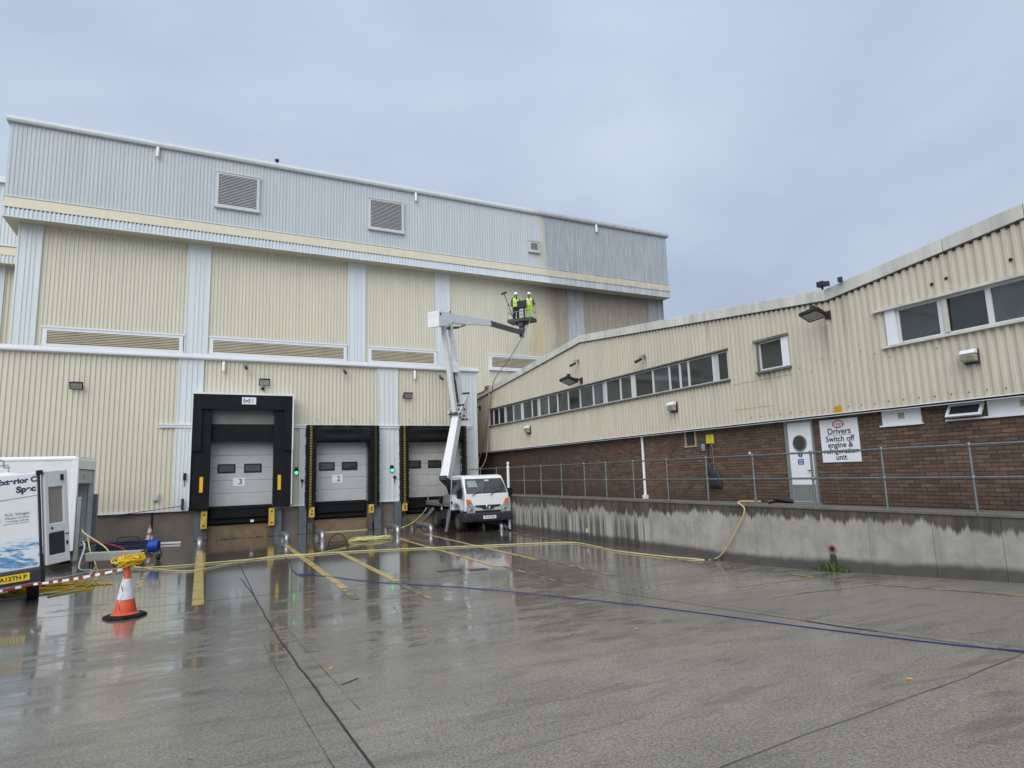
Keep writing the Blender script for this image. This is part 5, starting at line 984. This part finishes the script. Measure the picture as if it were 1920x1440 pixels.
hose(G_((556, 1077), (590, 1075), (565, 1080), (548, 1068), (545, 1055), (535, 1045), h=.012), .008, M['hose_b'], 'tangled end of the thin blue hose beside the yellow line')
hp = MB(); a_ = gg(633, 1027); hp.tube([a_+V((.32*math.cos(t), .1*math.cos(t), .02+.42*math.sin(t))) for t in [i*math.pi/12 for i in range(13)]], .014, 6); hp.tube([a_+V((-.32, -.1, .02)), a_+V((-.3, -.4, .02)), a_+V((.3, -.2, .02)), a_+V((.32, .1, .02))], .014, 6); hp.tube([a_+V((-.31, -.1, .18)), a_+V((.31, .1, .18))], .012, 6)
single(hp, 'wire_hoop', M['black'], 'small black hoop standing on the ground near the yellow coil', 'hoop', smooth=True)
bq = bp(.70, -.36, .05); re = V((12.5, 26.9, 6.72))
hose([bq, bq.lerp(re, .3)+V((0, 0, -.18)), bq.lerp(re, .65)+V((0, 0, -.2)), re, gx(921, 745, 12.5), gx(914, 790, 12.45), gx(908, 825, 12.4), gx(902, 850, 12.3), gx(896, 872, 11.9), gx(891, 890, 11.6)], .022, M['hose_g'], 'dark hose hanging from the basket down past the roof corner')
hose([gx(916, 728, 12.48), gx(917, 760, 12.45), gx(916, 800, 12.4), gx(913, 850, 12.3), gx(906, 872, 12.0), gx(898, 879, 11.6), gx(893, 884, 11.3)], .017, M['hose_c'], 'cream hose hanging down the far wall corner to the handrail')
hose([gy(982, 634, 31.2), gy(963, 665, 31.8), gy(945, 705, 32.4), gy(938, 725, 32.9)], .014, M['cream_trim'], 'thin pale cable hanging behind the boom across the dark louvre', name='cable')

# ================================================================== BOX VAN
lv = thing('box_van', 'white box van with its rear shutter open and hoses coming out', 'van', (-3.27, 22.3, 0), rot=(0, 0, -.085))
mb = MB(); mb.box(-4.4, -.16, 0, .06, .52, 3.0); mb.box(-4.4, -.16, 1.99, 2.05, .36, 3.0); mb.box(-4.4, -4.34, .06, 1.99, .36, 3.0); mb.box(-4.34, 0, .06, 1.99, .42, .50); mb.build('box_body', M['box_white'], lv, local=True)
mb = MB(); mb.prism([(-4.5, -.02, 2.98), (-4.5, -.02, 3.05), (-4.5, .05, 3.10), (-4.5, 2.0, 3.10), (-4.5, 2.07, 3.05), (-4.5, 2.07, 2.98)], (4.42, 0, 0)); mb.build('roof', M['veh_white'], lv, local=True, bevel=.015)
mb = MB(); mb.box(-.16, 0, -.015, .10, .36, 3.07); mb.box(-.16, 0, 1.95, 2.065, .36, 3.0); mb.prism([(-.16, .10, 2.72), (0, .10, 2.72), (0, .10, 3.0), (-.16, .10, 3.07)], (0, 1.85, 0)); mb.build('rear_frame', M['veh_white'], lv, local=True, bevel=.012)
mb = MB(); mb.box(-4.4, -.17, -.012, .0, .34, .50); mb.build('side_rail', M['louvre'], lv, local=True)
mb = MB(); mb.box(-.30, -.05, .12, 1.94, 2.30, 2.70); mb.cyl((-.04, .9, 2.5), (-.03, .9, 2.5), .06, n=10); mb.build('shutter_roll', M['louvre'], lv, local=True)
mb = MB(); mb.box(-.08, -.04, .14, 1.93, 1.5, 2.28); mb.build('shutter', M['grey_panel'], lv, local=True) if False else None
mb = MB(); mb.box(-2.0, -.9, .3, 1.8, .5, 1.5); mb.box(-.8, -.5, 1.2, 1.75, .5, 1.2); mb.cyl((-.5, .5, .5), (-.5, .5, 2.0), .03, n=8); mb.cyl((-.4, 1.1, .5), (-.4, 1.1, 2.1), .025, n=8); mb.build('equipment', M['bumper'], lv, local=True)
mb = MB(); mb.box(.0, .12, .02, .14, .06, 1.9); mb.box(.0, .12, 1.93, 2.07, .06, 1.95); mb.box(.0, .10, .14, 1.93, .20, .34); mb.build('tail_lift', M['steel_dull'], lv, local=True, bevel=.01)
mb = MB(); mb.box(-4.2, -.1, .35, 1.7, .30, .44); mb.box(-.1, .02, .2, 1.85, .30, .40); mb.box(-.2, -.02, .05, .3, .22, .36); mb.build('chassis', M['bumper'], lv, local=True)
for x_ in (-.75, -4.9):
    for y_ in (.18, 1.87):
        o = MB(); o.lathe([(.2, -.1), (.30, -.1), (.33, -.07), (.33, .07), (.30, .1), (.2, .1)], (x_, y_, .33), 22, axis=(0, 1, 0)); o = o.build('wheel', M['tyre'], lv, True, local=True); q = MB(); q.lathe([(.2, 0), (.16, .03), (.003, .03)], (x_, y_+(.07 if y_ > 1 else -.07), .33), 16, axis=(0, 1 if y_ > 1 else -1, 0)); q.build('rim', M['steel'], o, True, local=True)
mb = MB(); mb.prism([(-4.45, .08, .35), (-4.45, .08, 2.15), (-5.0, .08, 2.15), (-5.6, .08, 1.35), (-6.2, .08, 1.1), (-6.25, .08, .4)], (0, 1.9, 0)); o = mb.build('cab', M['veh_white'], lv, local=True, bevel=.05)
mb = MB(); mb.prism([(-5.03, .2, 2.1), (-5.58, .2, 1.38), (-5.60, .2, 1.40), (-5.05, .2, 2.12)], (0, 1.66, 0)); mb.build('windscreen', M['glass_dark'], o, local=True)

# ================================================================== SIGNWRITTEN VAN
vn = thing('panel_van', 'white signwritten panel van with blue water graphic and one rear door swung open', 'van', (-2.61, 15.0, .10), rot=(0, R(-5), .20))
VM = M['veh_white']; VH = 2.46
mb = MB(); sec = [(-2.04, .30), (-2.06, 1.2), (-1.98, 2.05), (-1.86, 2.38), (-1.6, VH), (-.46, VH), (-.18, 2.38), (-.06, 2.05), (0, 1.2), (-.02, .30)]
mb.prism([(x_, .03, z) for x_, z in sec], (0, 4.0, 0)); mb.prism([(x_, 4.03, z) for x_, z in sec[1:9] if z < 2.1]+[(-.05, 4.03, .3), (-2.0, 4.03, .3)], (0, 1.2, 0)); mb.build('body', VM, vn, local=True, bevel=.05)
mb = MB(); mb.box(-1.03, -.035, -.03, .035, .62, 2.41); dv_ = mb.build('rear_door', VM, vn, local=True, bevel=.02)
mb = MB(); mb.box(-2.02, -1.045, -.03, .035, .62, 2.41); dv2 = mb.build('rear_door', VM, vn, local=True, bevel=.02)
mb = MB(); mb.box(-1.02, -.045, -.0335, -.031, .66, 1.19); mb.build('water_graphic', M['water'], dv_, local=True)
mb = MB(); mb.prism([(-1.03, -.032, 1.88), (-.6, -.032, 1.935), (-.04, -.032, 1.975), (-.04, -.032, 1.985), (-.6, -.032, 1.947), (-1.03, -.032, 1.895)], (0, -.004, 0)); mb.build('crease', M['ink_grey'], dv_, local=True)
Tl = dict(local=True); rr, uu = (1, 0, 0), (0, 0, 1)
lettering('Exterior C', (-.045, -.034, 2.285), (1, 0, .03), uu, .138, M['ink_navy'], dv_, align='RIGHT', bold=.006, **Tl)
lettering('Spec', (-.07, -.034, 2.115), (1, 0, .03), uu, .155, M['ink_navy'], dv_, align='RIGHT', bold=.008, **Tl)
lettering('R.D. Wright', (-.18, -.034, 1.66), rr, uu, .072, M['ink_grey'], dv_, align='RIGHT', bold=.002, **Tl); lettering('Window Cleaning', (-.18, -.034, 1.595), rr, uu, .05, M['ink_grey'], dv_, align='RIGHT', bold=.0015, **Tl); lettering('Tel: 01254 297181', (-.18, -.034, 1.535), rr, uu, .046, M['ink_grey'], dv_, align='RIGHT', bold=.0015, **Tl)
mb = MB(); mb.box(-.57, -.18, -.0335, -.0315, 1.485, 1.495); n = 28; mb.tube([(-.71+.095*math.cos(2*math.pi*i/n), -.032, 1.585+.095*math.sin(2*math.pi*i/n)) for i in range(n+1)], .006, 5); mb.box(-.80, -.62, -.035, -.031, 1.582, 1.588); mb.box(-.713, -.707, -.035, -.031, 1.49, 1.68); mb.build('window_emblem', M['ink_grey'], dv_, local=True)
lettering('0', (-.70, -.036, .71), rr, uu, .12, M['ink_navy'], dv_, bold=.004, **Tl)
mb = MB(); mb.box(-2.04, -.02, -.07, .06, .36, .60); mb.build('rear_bumper', M['bumper'], vn, local=True, bevel=.02)
mb = MB(); mb.box(-.76, -.20, -.082, -.071, .42, .555); pt = mb.build('number_plate', M['plate_y'], vn, local=True); lettering('GA12TH P', (-.48, -.084, .487), rr, uu, .105, M['ink'], pt, bold=.003, **Tl)
mb = MB(); mb.box(-.035, .005, -.05, .03, .30, 2.44); mb.box(-.06, .05, -.06, -.01, 2.36, 2.45); mb.box(-.03, .03, -.055, .0, .25, .62); mb.build('door_seal', M['black'], vn, local=True, bevel=.012)
a_ = R(40); dx_, dy_ = math.cos(a_), math.sin(a_)                               # the other rear door, swung right round
def dp(u, z, o=0.0):
    u *= .56; return V((.03+dx_*u+dy_*o, .02+dy_*u-dx_*o, z))
def dbox(mb, u0, u1, z0, z1, o0, o1): return mb.obox((dp(u0, z0, o0)+dp(u1, z1, o1))/2, V((dx_, dy_, 0))*(u1-u0)*.28, V((dy_, -dx_, 0))*(o1-o0)/2, V((0, 0, (z1-z0)/2)))
mb = MB(); dbox(mb, 0, .90, .62, 2.42, -.03, -.005); dbox(mb, 0, .16, .62, 2.42, -.004, .05); dbox(mb, .72, .90, .62, 2.42, -.004, .05); dbox(mb, .161, .719, 2.10, 2.42, -.004, .05); dbox(mb, .161, .719, 1.22, 1.40, -.004, .05); dbox(mb, .161, .719, .62, .80, -.004, .05); od = mb.build('open_rear_door', VM, vn, local=True, bevel=.02)
mb = MB(); dbox(mb, .161, .719, 1.401, 2.099, .0, .012); mb.build('window_pane', mat('misted_pane', (.30, .285, .25), .35, var=.08), od, local=True, bevel=.004)
mb = MB(); dbox(mb, .10, .70, .80, 1.215, .02, .055); mb.build('lower_trim', M['bumper'], od, local=True, bevel=.015)
mb = MB(); dbox(mb, .62, .72, 2.22, 2.34, .05, .07); dbox(mb, .76, .82, .95, 1.02, .05, .065); dbox(mb, .2, .26, 1.29, 1.33, .05, .065); dbox(mb, .74, .88, 1.15, 1.17, .05, .06); mb.build('latch', M['black'], od, local=True)
mb = MB()
for z in (2.58, 2.66): mb.tube([(-1.6, .25, z), (-.75, .25, z)], .018, 6)
mb.tube([(-.95, .2, 2.46), (-.95, .22, 2.70), (-.6, .22, 2.72), (-.54, .22, 2.68), (-.54, .22, 2.56), (-.44, .22, 2.55)], .018, 6); mb.tube([(-1.6, 2.2, 2.46), (-1.6, 2.2, 2.66), (-.5, 2.2, 2.66), (-.5, 2.2, 2.46)], .02, 6); mb.tube([(-.95, .22, 2.66), (-.95, 2.2, 2.66)], .018, 6); mb.build('roof_rack', M['steel_dull'], vn, local=True)
for x_ in (-.16, -1.9):
    for y_ in (1.0, 4.2):
        o = MB(); o.lathe([(.2, -.1), (.30, -.1), (.33, -.07), (.33, .07), (.30, .1), (.2, .1)], (x_, y_, .22 if x_ > -1 else .38), 22, axis=(1, 0, 0)); o = o.build('wheel', M['tyre'], vn, True, local=True); q = MB(); q.lathe([(.2, 0), (.003, .02)], (x_+(.1 if x_ > -1 else -.1), y_, .22 if x_ > -1 else .38), 14, axis=(1 if x_ > -1 else -1, 0, 0)); q.build('rim', M['steel'], o, True, local=True)

# ================================================================== CONES, REEL, LOOSE GEAR
def cone(x_, y_, h, lb, dirtywrap=False, bands=None):
    z0 = ground_z(y_); c = thing('traffic_cone', lb, 'cone', (x_, y_, z0), 'orange traffic cones'); s = h/.86; rt = lambda z: (.185-(.185-.030)*(z/.86))*s
    mb = MB(); mb.lathe([(.33*s, 0), (.34*s, .012), (.33*s, .04*s), (.27*s, .055*s), (.20*s, .058*s)], (x_, y_, z0), 8); mb.build('base', M['black_rub'], c, bevel=.01)
    mb = MB(); mb.lathe([(.225*s, .055*s), (rt(.07), .085*s), (rt(.86), .86*s), (rt(.86)*.6, .875*s)], (x_, y_, z0), 28); mb.build('body', M['orange'], c, True)
    for a, b in bands or ((.30, .64),):
        mb = MB(); mb.lathe([(rt(a)+.001, a*s), (rt(a)+.006, a*s+.002), (rt(b)+.006, b*s-.002), (rt(b)+.001, b*s)], (x_, y_, z0), 28); mb.build('reflective_sleeve', M['cone_white'], c, True)
    return c
cone(-1.08, 12.78, .84, 'tall orange cone with a white sleeve holding up a yellow rope bundle')
cone(-1.62, 26.6, .72, 'small orange cone with two white bands against the dock wall', bands=((.27, .45), (.56, .74)))
def tape_strip(P, w_, lb):
    mbs = (MB(), MB()); t = thing('barrier_tape', lb, 'tape', P[0]); acc = 0.
    for a, b in zip(P[:-1], P[1:]):
        d = (b-a); acc += d.length; k = int(acc/.15) % 2; u = V((0, 0, w_/2)); nn_ = d.cross(u).normalized()*.0008; mbs[k].obox((a+b)/2, d/2, u, nn_)
    mbs[0].build('red_stripe', M['tape_red'], t)['kind'] = 'stuff'; mbs[1].build('white_stripe', M['sign_white'], t)['kind'] = 'stuff'
def line(a, b, n, sag=0): return [V(a).lerp(V(b), i/n)-V((0, 0, sag*4*(i/n)*(1-i/n))) for i in range(n+1)]
c1 = V((-1.08, 12.78, .80)); tape_strip(line(c1, V((-2.75, 14.80, .42)), 40, .03)+line(V((-2.75, 14.80, .42)), V((-4.8, 14.2, .30)), 24, .04)[1:], .042, 'red and white barrier tape stretched from the tall cone across the van bumper')
sp = [c1+V(((.06+.15*(1-t)*1.0)*-math.cos(t*9)*.9-.02, -(.06+.14*(t))*abs(math.sin(t*9+.6))-.03-.10*t, -.74*t)) for t in [i/40 for i in range(41)]]
tape_strip([V((-1.12-.10*t*0+.02*math.sin(t*14)-.03*(t), 12.78-(.055+.155*t)-.012, .80-.70*t)) for t in [i/46 for i in range(47)]], .05, 'loose end of red and white tape hanging down the front of the tall cone')
mb = MB(); cc = V((-1.07, 12.78, .93))
for k in range(16):
    r = random.uniform(.09, .17); tl = random.uniform(-.5, .5); t2 = random.uniform(-.5, .5); off = V((random.uniform(-.07, .07), random.uniform(-.05, .05), random.uniform(-.07, .06)))
    mb.tube([cc+off+V((r*math.cos(t)*1.15, r*math.sin(t)*.8, r*math.sin(t)*tl*.7+r*math.cos(t)*t2*.6+.02*math.sin(3*t))) for t in [i*math.pi/9 for i in range(19)]], .011, 6)
single(mb, 'rope_bundle', M['hose_br'], 'tangled bright yellow cable bundle on top of the tall cone', 'cable', smooth=True)
mb = MB(); cc = gg(108, 1104)
for k in range(9):
    r = random.uniform(.5, 1.0); cx, cy = random.uniform(-.3, .3), random.uniform(-.25, .25); mb.tube([cc+V((cx+r*math.cos(t), cy+r*.55*math.sin(t)+.05*math.sin(4*t+k), .012+.018*(k % 4))) for t in [i*math.pi/12 for i in range(22)]], .013, 6)
single(mb, 'cable_pile', M['hose_br'], 'spread of bright yellow cable on the ground beside the van', 'cable', smooth=True)
hose([V((-3.15, 22.6, 1.0)), V((-3.0, 22.2, .85)), V((-2.4, 21.6, .45)), V((-2.0, 20.4, .12))]+G_((255, 1062)), .02, M['hose_y'], 'pale yellow hose coming out of the box van')
hose([V((-3.15, 22.8, .55)), V((-2.6, 22.4, .52)), V((-2.0, 21.6, .40)), V((-1.75, 20.9, .2)), V((-1.5, 20.2, .03))], .03, M['hose_r'], 'dark red hose coming out of the box van')
hose([V((-3.1, 22.6, .62)), V((-2.9, 21.6, .5)), V((-2.75, 19.8, .12))]+G_((172, 1070), (158, 1088), (130, 1104), (85, 1113), (25, 1122), (-30, 1126)), .022, M['hose_w'], 'white hose looping from the box van to the van')
hose([V((-3.0, 22.7, .8)), V((-2.75, 21.5, .4))]+G_((180, 1060), (182, 1080), (170, 1096), (140, 1108), (90, 1118)), .018, M['hose_y'], 'pale yellow hose looping beside the white hose')
hr_ = thing('hose_reel', 'wheeled metal hose reel wound with bright blue hose', 'hose reel', (-1.25, 21.5, 0))
dc = V((-1.20, 21.55, .40)); axr = V((.95, -.3, 0)).normalized()
mb = MB(); 
axu = axr.cross(V((0, 0, 1))).normalized(); axw = axr.cross(axu)
mb.lathe([(.10, -.125), (.135, -.12), (.135, .12), (.10, .125)], dc, 18, axis=axr)
for lay in range(2):
    for kk in range(9):
        rr_ = .142+.022*lay+random.uniform(-.006, .006); of = -.105+.026*kk+.012*lay
        mb.tube([dc+axr*(of+.02*t/6.28)+(axu*math.cos(t)+axw*math.sin(t))*rr_ for t in [i*math.pi/11 for i in range(23)]], .0135, 5)
mb.build('blue_hose_drum', M['reel_blue'], hr_, True)
mb = MB()
for s_ in (-1, 1):
    mb.lathe([(.13, -.006), (.27, -.006), (.27, .006), (.13, .006)], dc+axr*.19*s_, 22, axis=axr) if False else None
    e = dc+axr*.155*s_; fwd = V((.3, .95, 0)); mb.tube([e-fwd*.22+V((0, 0, -.30)), e+V((0, 0, .0)), e+fwd*.22+V((0, 0, .40))], .016, 6); mb.tube([e-fwd*.22+V((0, 0, -.30)), e+fwd*.25+V((0, 0, -.30)), e+V((0, 0, 0))], .014, 6)
    mb.tube([e+axr*.0-fwd*.25+V((0, 0, -.30)), e+fwd*.22+V((0, 0, -.30))], .014, 6)
mb.tube([dc+axr*.155+V((.3, .95, 0))*.22+V((0, 0, .40)), dc-axr*.155+V((.3, .95, 0))*.22+V((0, 0, .40))], .016, 6); mb.tube([dc-axr*.17, dc+axr*.17], .02, 8); mb.build('frame', M['black'], hr_, True)
for s_ in (-1, 1):
    mb = MB(); mb.lathe([(.02, -.03), (.09, -.03), (.10, 0), (.09, .03), (.02, .03)], dc+axr*.225*s_+V((0, 0, -.30))-V((.3, .95, 0))*.2, 16, axis=axr); mb.build('wheel', M['tyre'], hr_, True)
tr = thing('trolley', 'black tubular trolley with a looped handle by the blue sheets', 'trolley', (-1.95, 22.6, 0)); q = V((-1.95, 22.6, 0))
mb = MB(); mb.tube(spline([q+V((-.28, 0, .12)), q+V((-.28, .08, .55)), q+V((-.2, .1, .62)), q+V((.2, .1, .62)), q+V((.28, .08, .55)), q+V((.28, 0, .12))], 4), .016, 6); mb.tube([q+V((-.28, 0, .14)), q+V((-.28, -.5, .14)), q+V((.28, -.5, .14)), q+V((.28, 0, .14))], .016, 6); mb.tube([q+V((-.28, .05, .35)), q+V((.28, .05, .35))], .012, 6); mb.build('frame', M['black'], tr, True)
for s_ in (-1, 1):
    mb = MB(); mb.lathe([(.02, -.03), (.10, -.03), (.115, 0), (.10, .03), (.02, .03)], q+V((.33*s_, 0, .115)), 16, axis=(1, 0, 0)); mb.build('wheel', M['tyre'], tr, True)
tb = thing('trestle_board', 'long cream board on short trestle legs in front of the hose reel', 'board', (-2.0, 20.6, 0))
mb = MB(); mb.beam((-2.75, 20.9, .38), (-1.42, 20.55, .38), .30, .035); mb.beam((-2.75, 20.76, .28), (-1.42, 20.41, .28), .03, .19); mb.build('board', M['plank'], tb, bevel=.004)
for x_, y_ in ((-2.65, 20.78), (-2.6, 20.98), (-1.55, 20.48), (-1.5, 20.66)):
    mb = MB(); mb.cyl((x_, y_, 0), (x_, y_, .36), .018, n=6); mb.build('leg', M['black'], tb)
mb = MB()
for k in range(5): mb.beam(V((-3.3+.05*k, 25.3+.18*k, .06+.045*k)), V((-1.55+.03*k, 24.9+.17*k, .06+.05*k)), .30, .05)
mb.beam((-2.4, 25.6, .33), (-1.6, 25.5, .36), .05, .02); single(mb, 'folded_sheets', M['mat_blue'], 'stack of dark blue folded sheets on the ground by the dock plinth', 'sheets', bevel=.01)
mb = MB(); mb.beam((-1.9, 27.0, .05), (-.6, 26.6, .05), .09, .06); single(mb, 'white_batten', M['sign_white'], 'white batten lying on the ground along the plinth behind the small cone', 'batten')
mb = MB()
for k in range(26):
    x_ = 4.4+k*.085; mb.obox((x_+random.uniform(-.03, .03), 27.2+random.uniform(-.06, .04), .015), V((.06, .01, 0)), V((0, .03, 0)), V((0, 0, .012)))
single(mb, 'wood_splinters', M['cream_trim'], 'pale broken splinters along the foot of bay 2', 'debris', kind='stuff')
mb = MB()
for k in range(40):
    x_ = random.uniform(.4, 2.4); s = random.uniform(.012, .04); mb.obox((x_, 27.18+random.uniform(-.1, .08), s*.5), V((s, s*.3, 0)), V((-s*.2, s*.7, 0)), V((0, 0, s*.5)))
single(mb, 'litter', M['conc_dark'], 'dark litter along the foot of bay 3', 'litter', kind='stuff')
# fallen leaves
for p, lb_ in (
        ((155, 1268), 'yellow fallen leaf on the wet slab below the tall cone'),
        ((358, 1421), 'largest fallen leaf, orange brown, alone on the grey near slab'),
        ((532, 1217), 'fallen leaf stuck on the edge of the long dark joint'),
        ((786, 1183), 'paler of two fallen leaves lying side by side in mid yard'),
        ((797, 1182), 'darker of two fallen leaves lying side by side in mid yard'),
        ((621, 1253), 'curled fallen leaf just east of the long dark joint'),
        ((952, 1160), 'fallen leaf lying in the open between the worn yellow lines and the viewer'),
        ((740, 1139), 'fallen leaf at the worn end of the second yellow line'),
        ((1193, 1179), 'fallen leaf just on the near side of the thin blue hose'),
        ((1455, 1078), 'fallen leaf near the foot of the retaining wall by the hose'),
        ((1895, 1118), 'fallen leaf on the faint yellow line near the wall'),
        ((1705, 1273), 'small dark fallen leaf on the near east slab'),
        ):
    q = gg(*p, .006); s = random.uniform(.022, .04); a = random.uniform(0, 6.28); u = V((math.cos(a), math.sin(a), 0)); w_ = V((-u.y, u.x, 0)); mb = MB()
    mb.add([q-u*s, q-u*s*.3+w_*s*.5+V((0, 0, .006)), q+u*s*.5+w_*s*.4+V((0, 0, .01)), q+u*s*1.1, q+u*s*.5-w_*s*.4+V((0, 0, .003)), q-u*s*.3-w_*s*.55, q], [(0, 6, 1), (1, 6, 2), (2, 6, 3), (3, 6, 4), (4, 6, 5), (5, 6, 0)]); single(mb, 'fallen_leaf', M['leaf'], lb_, 'leaf', 'fallen leaves scattered on the yard')
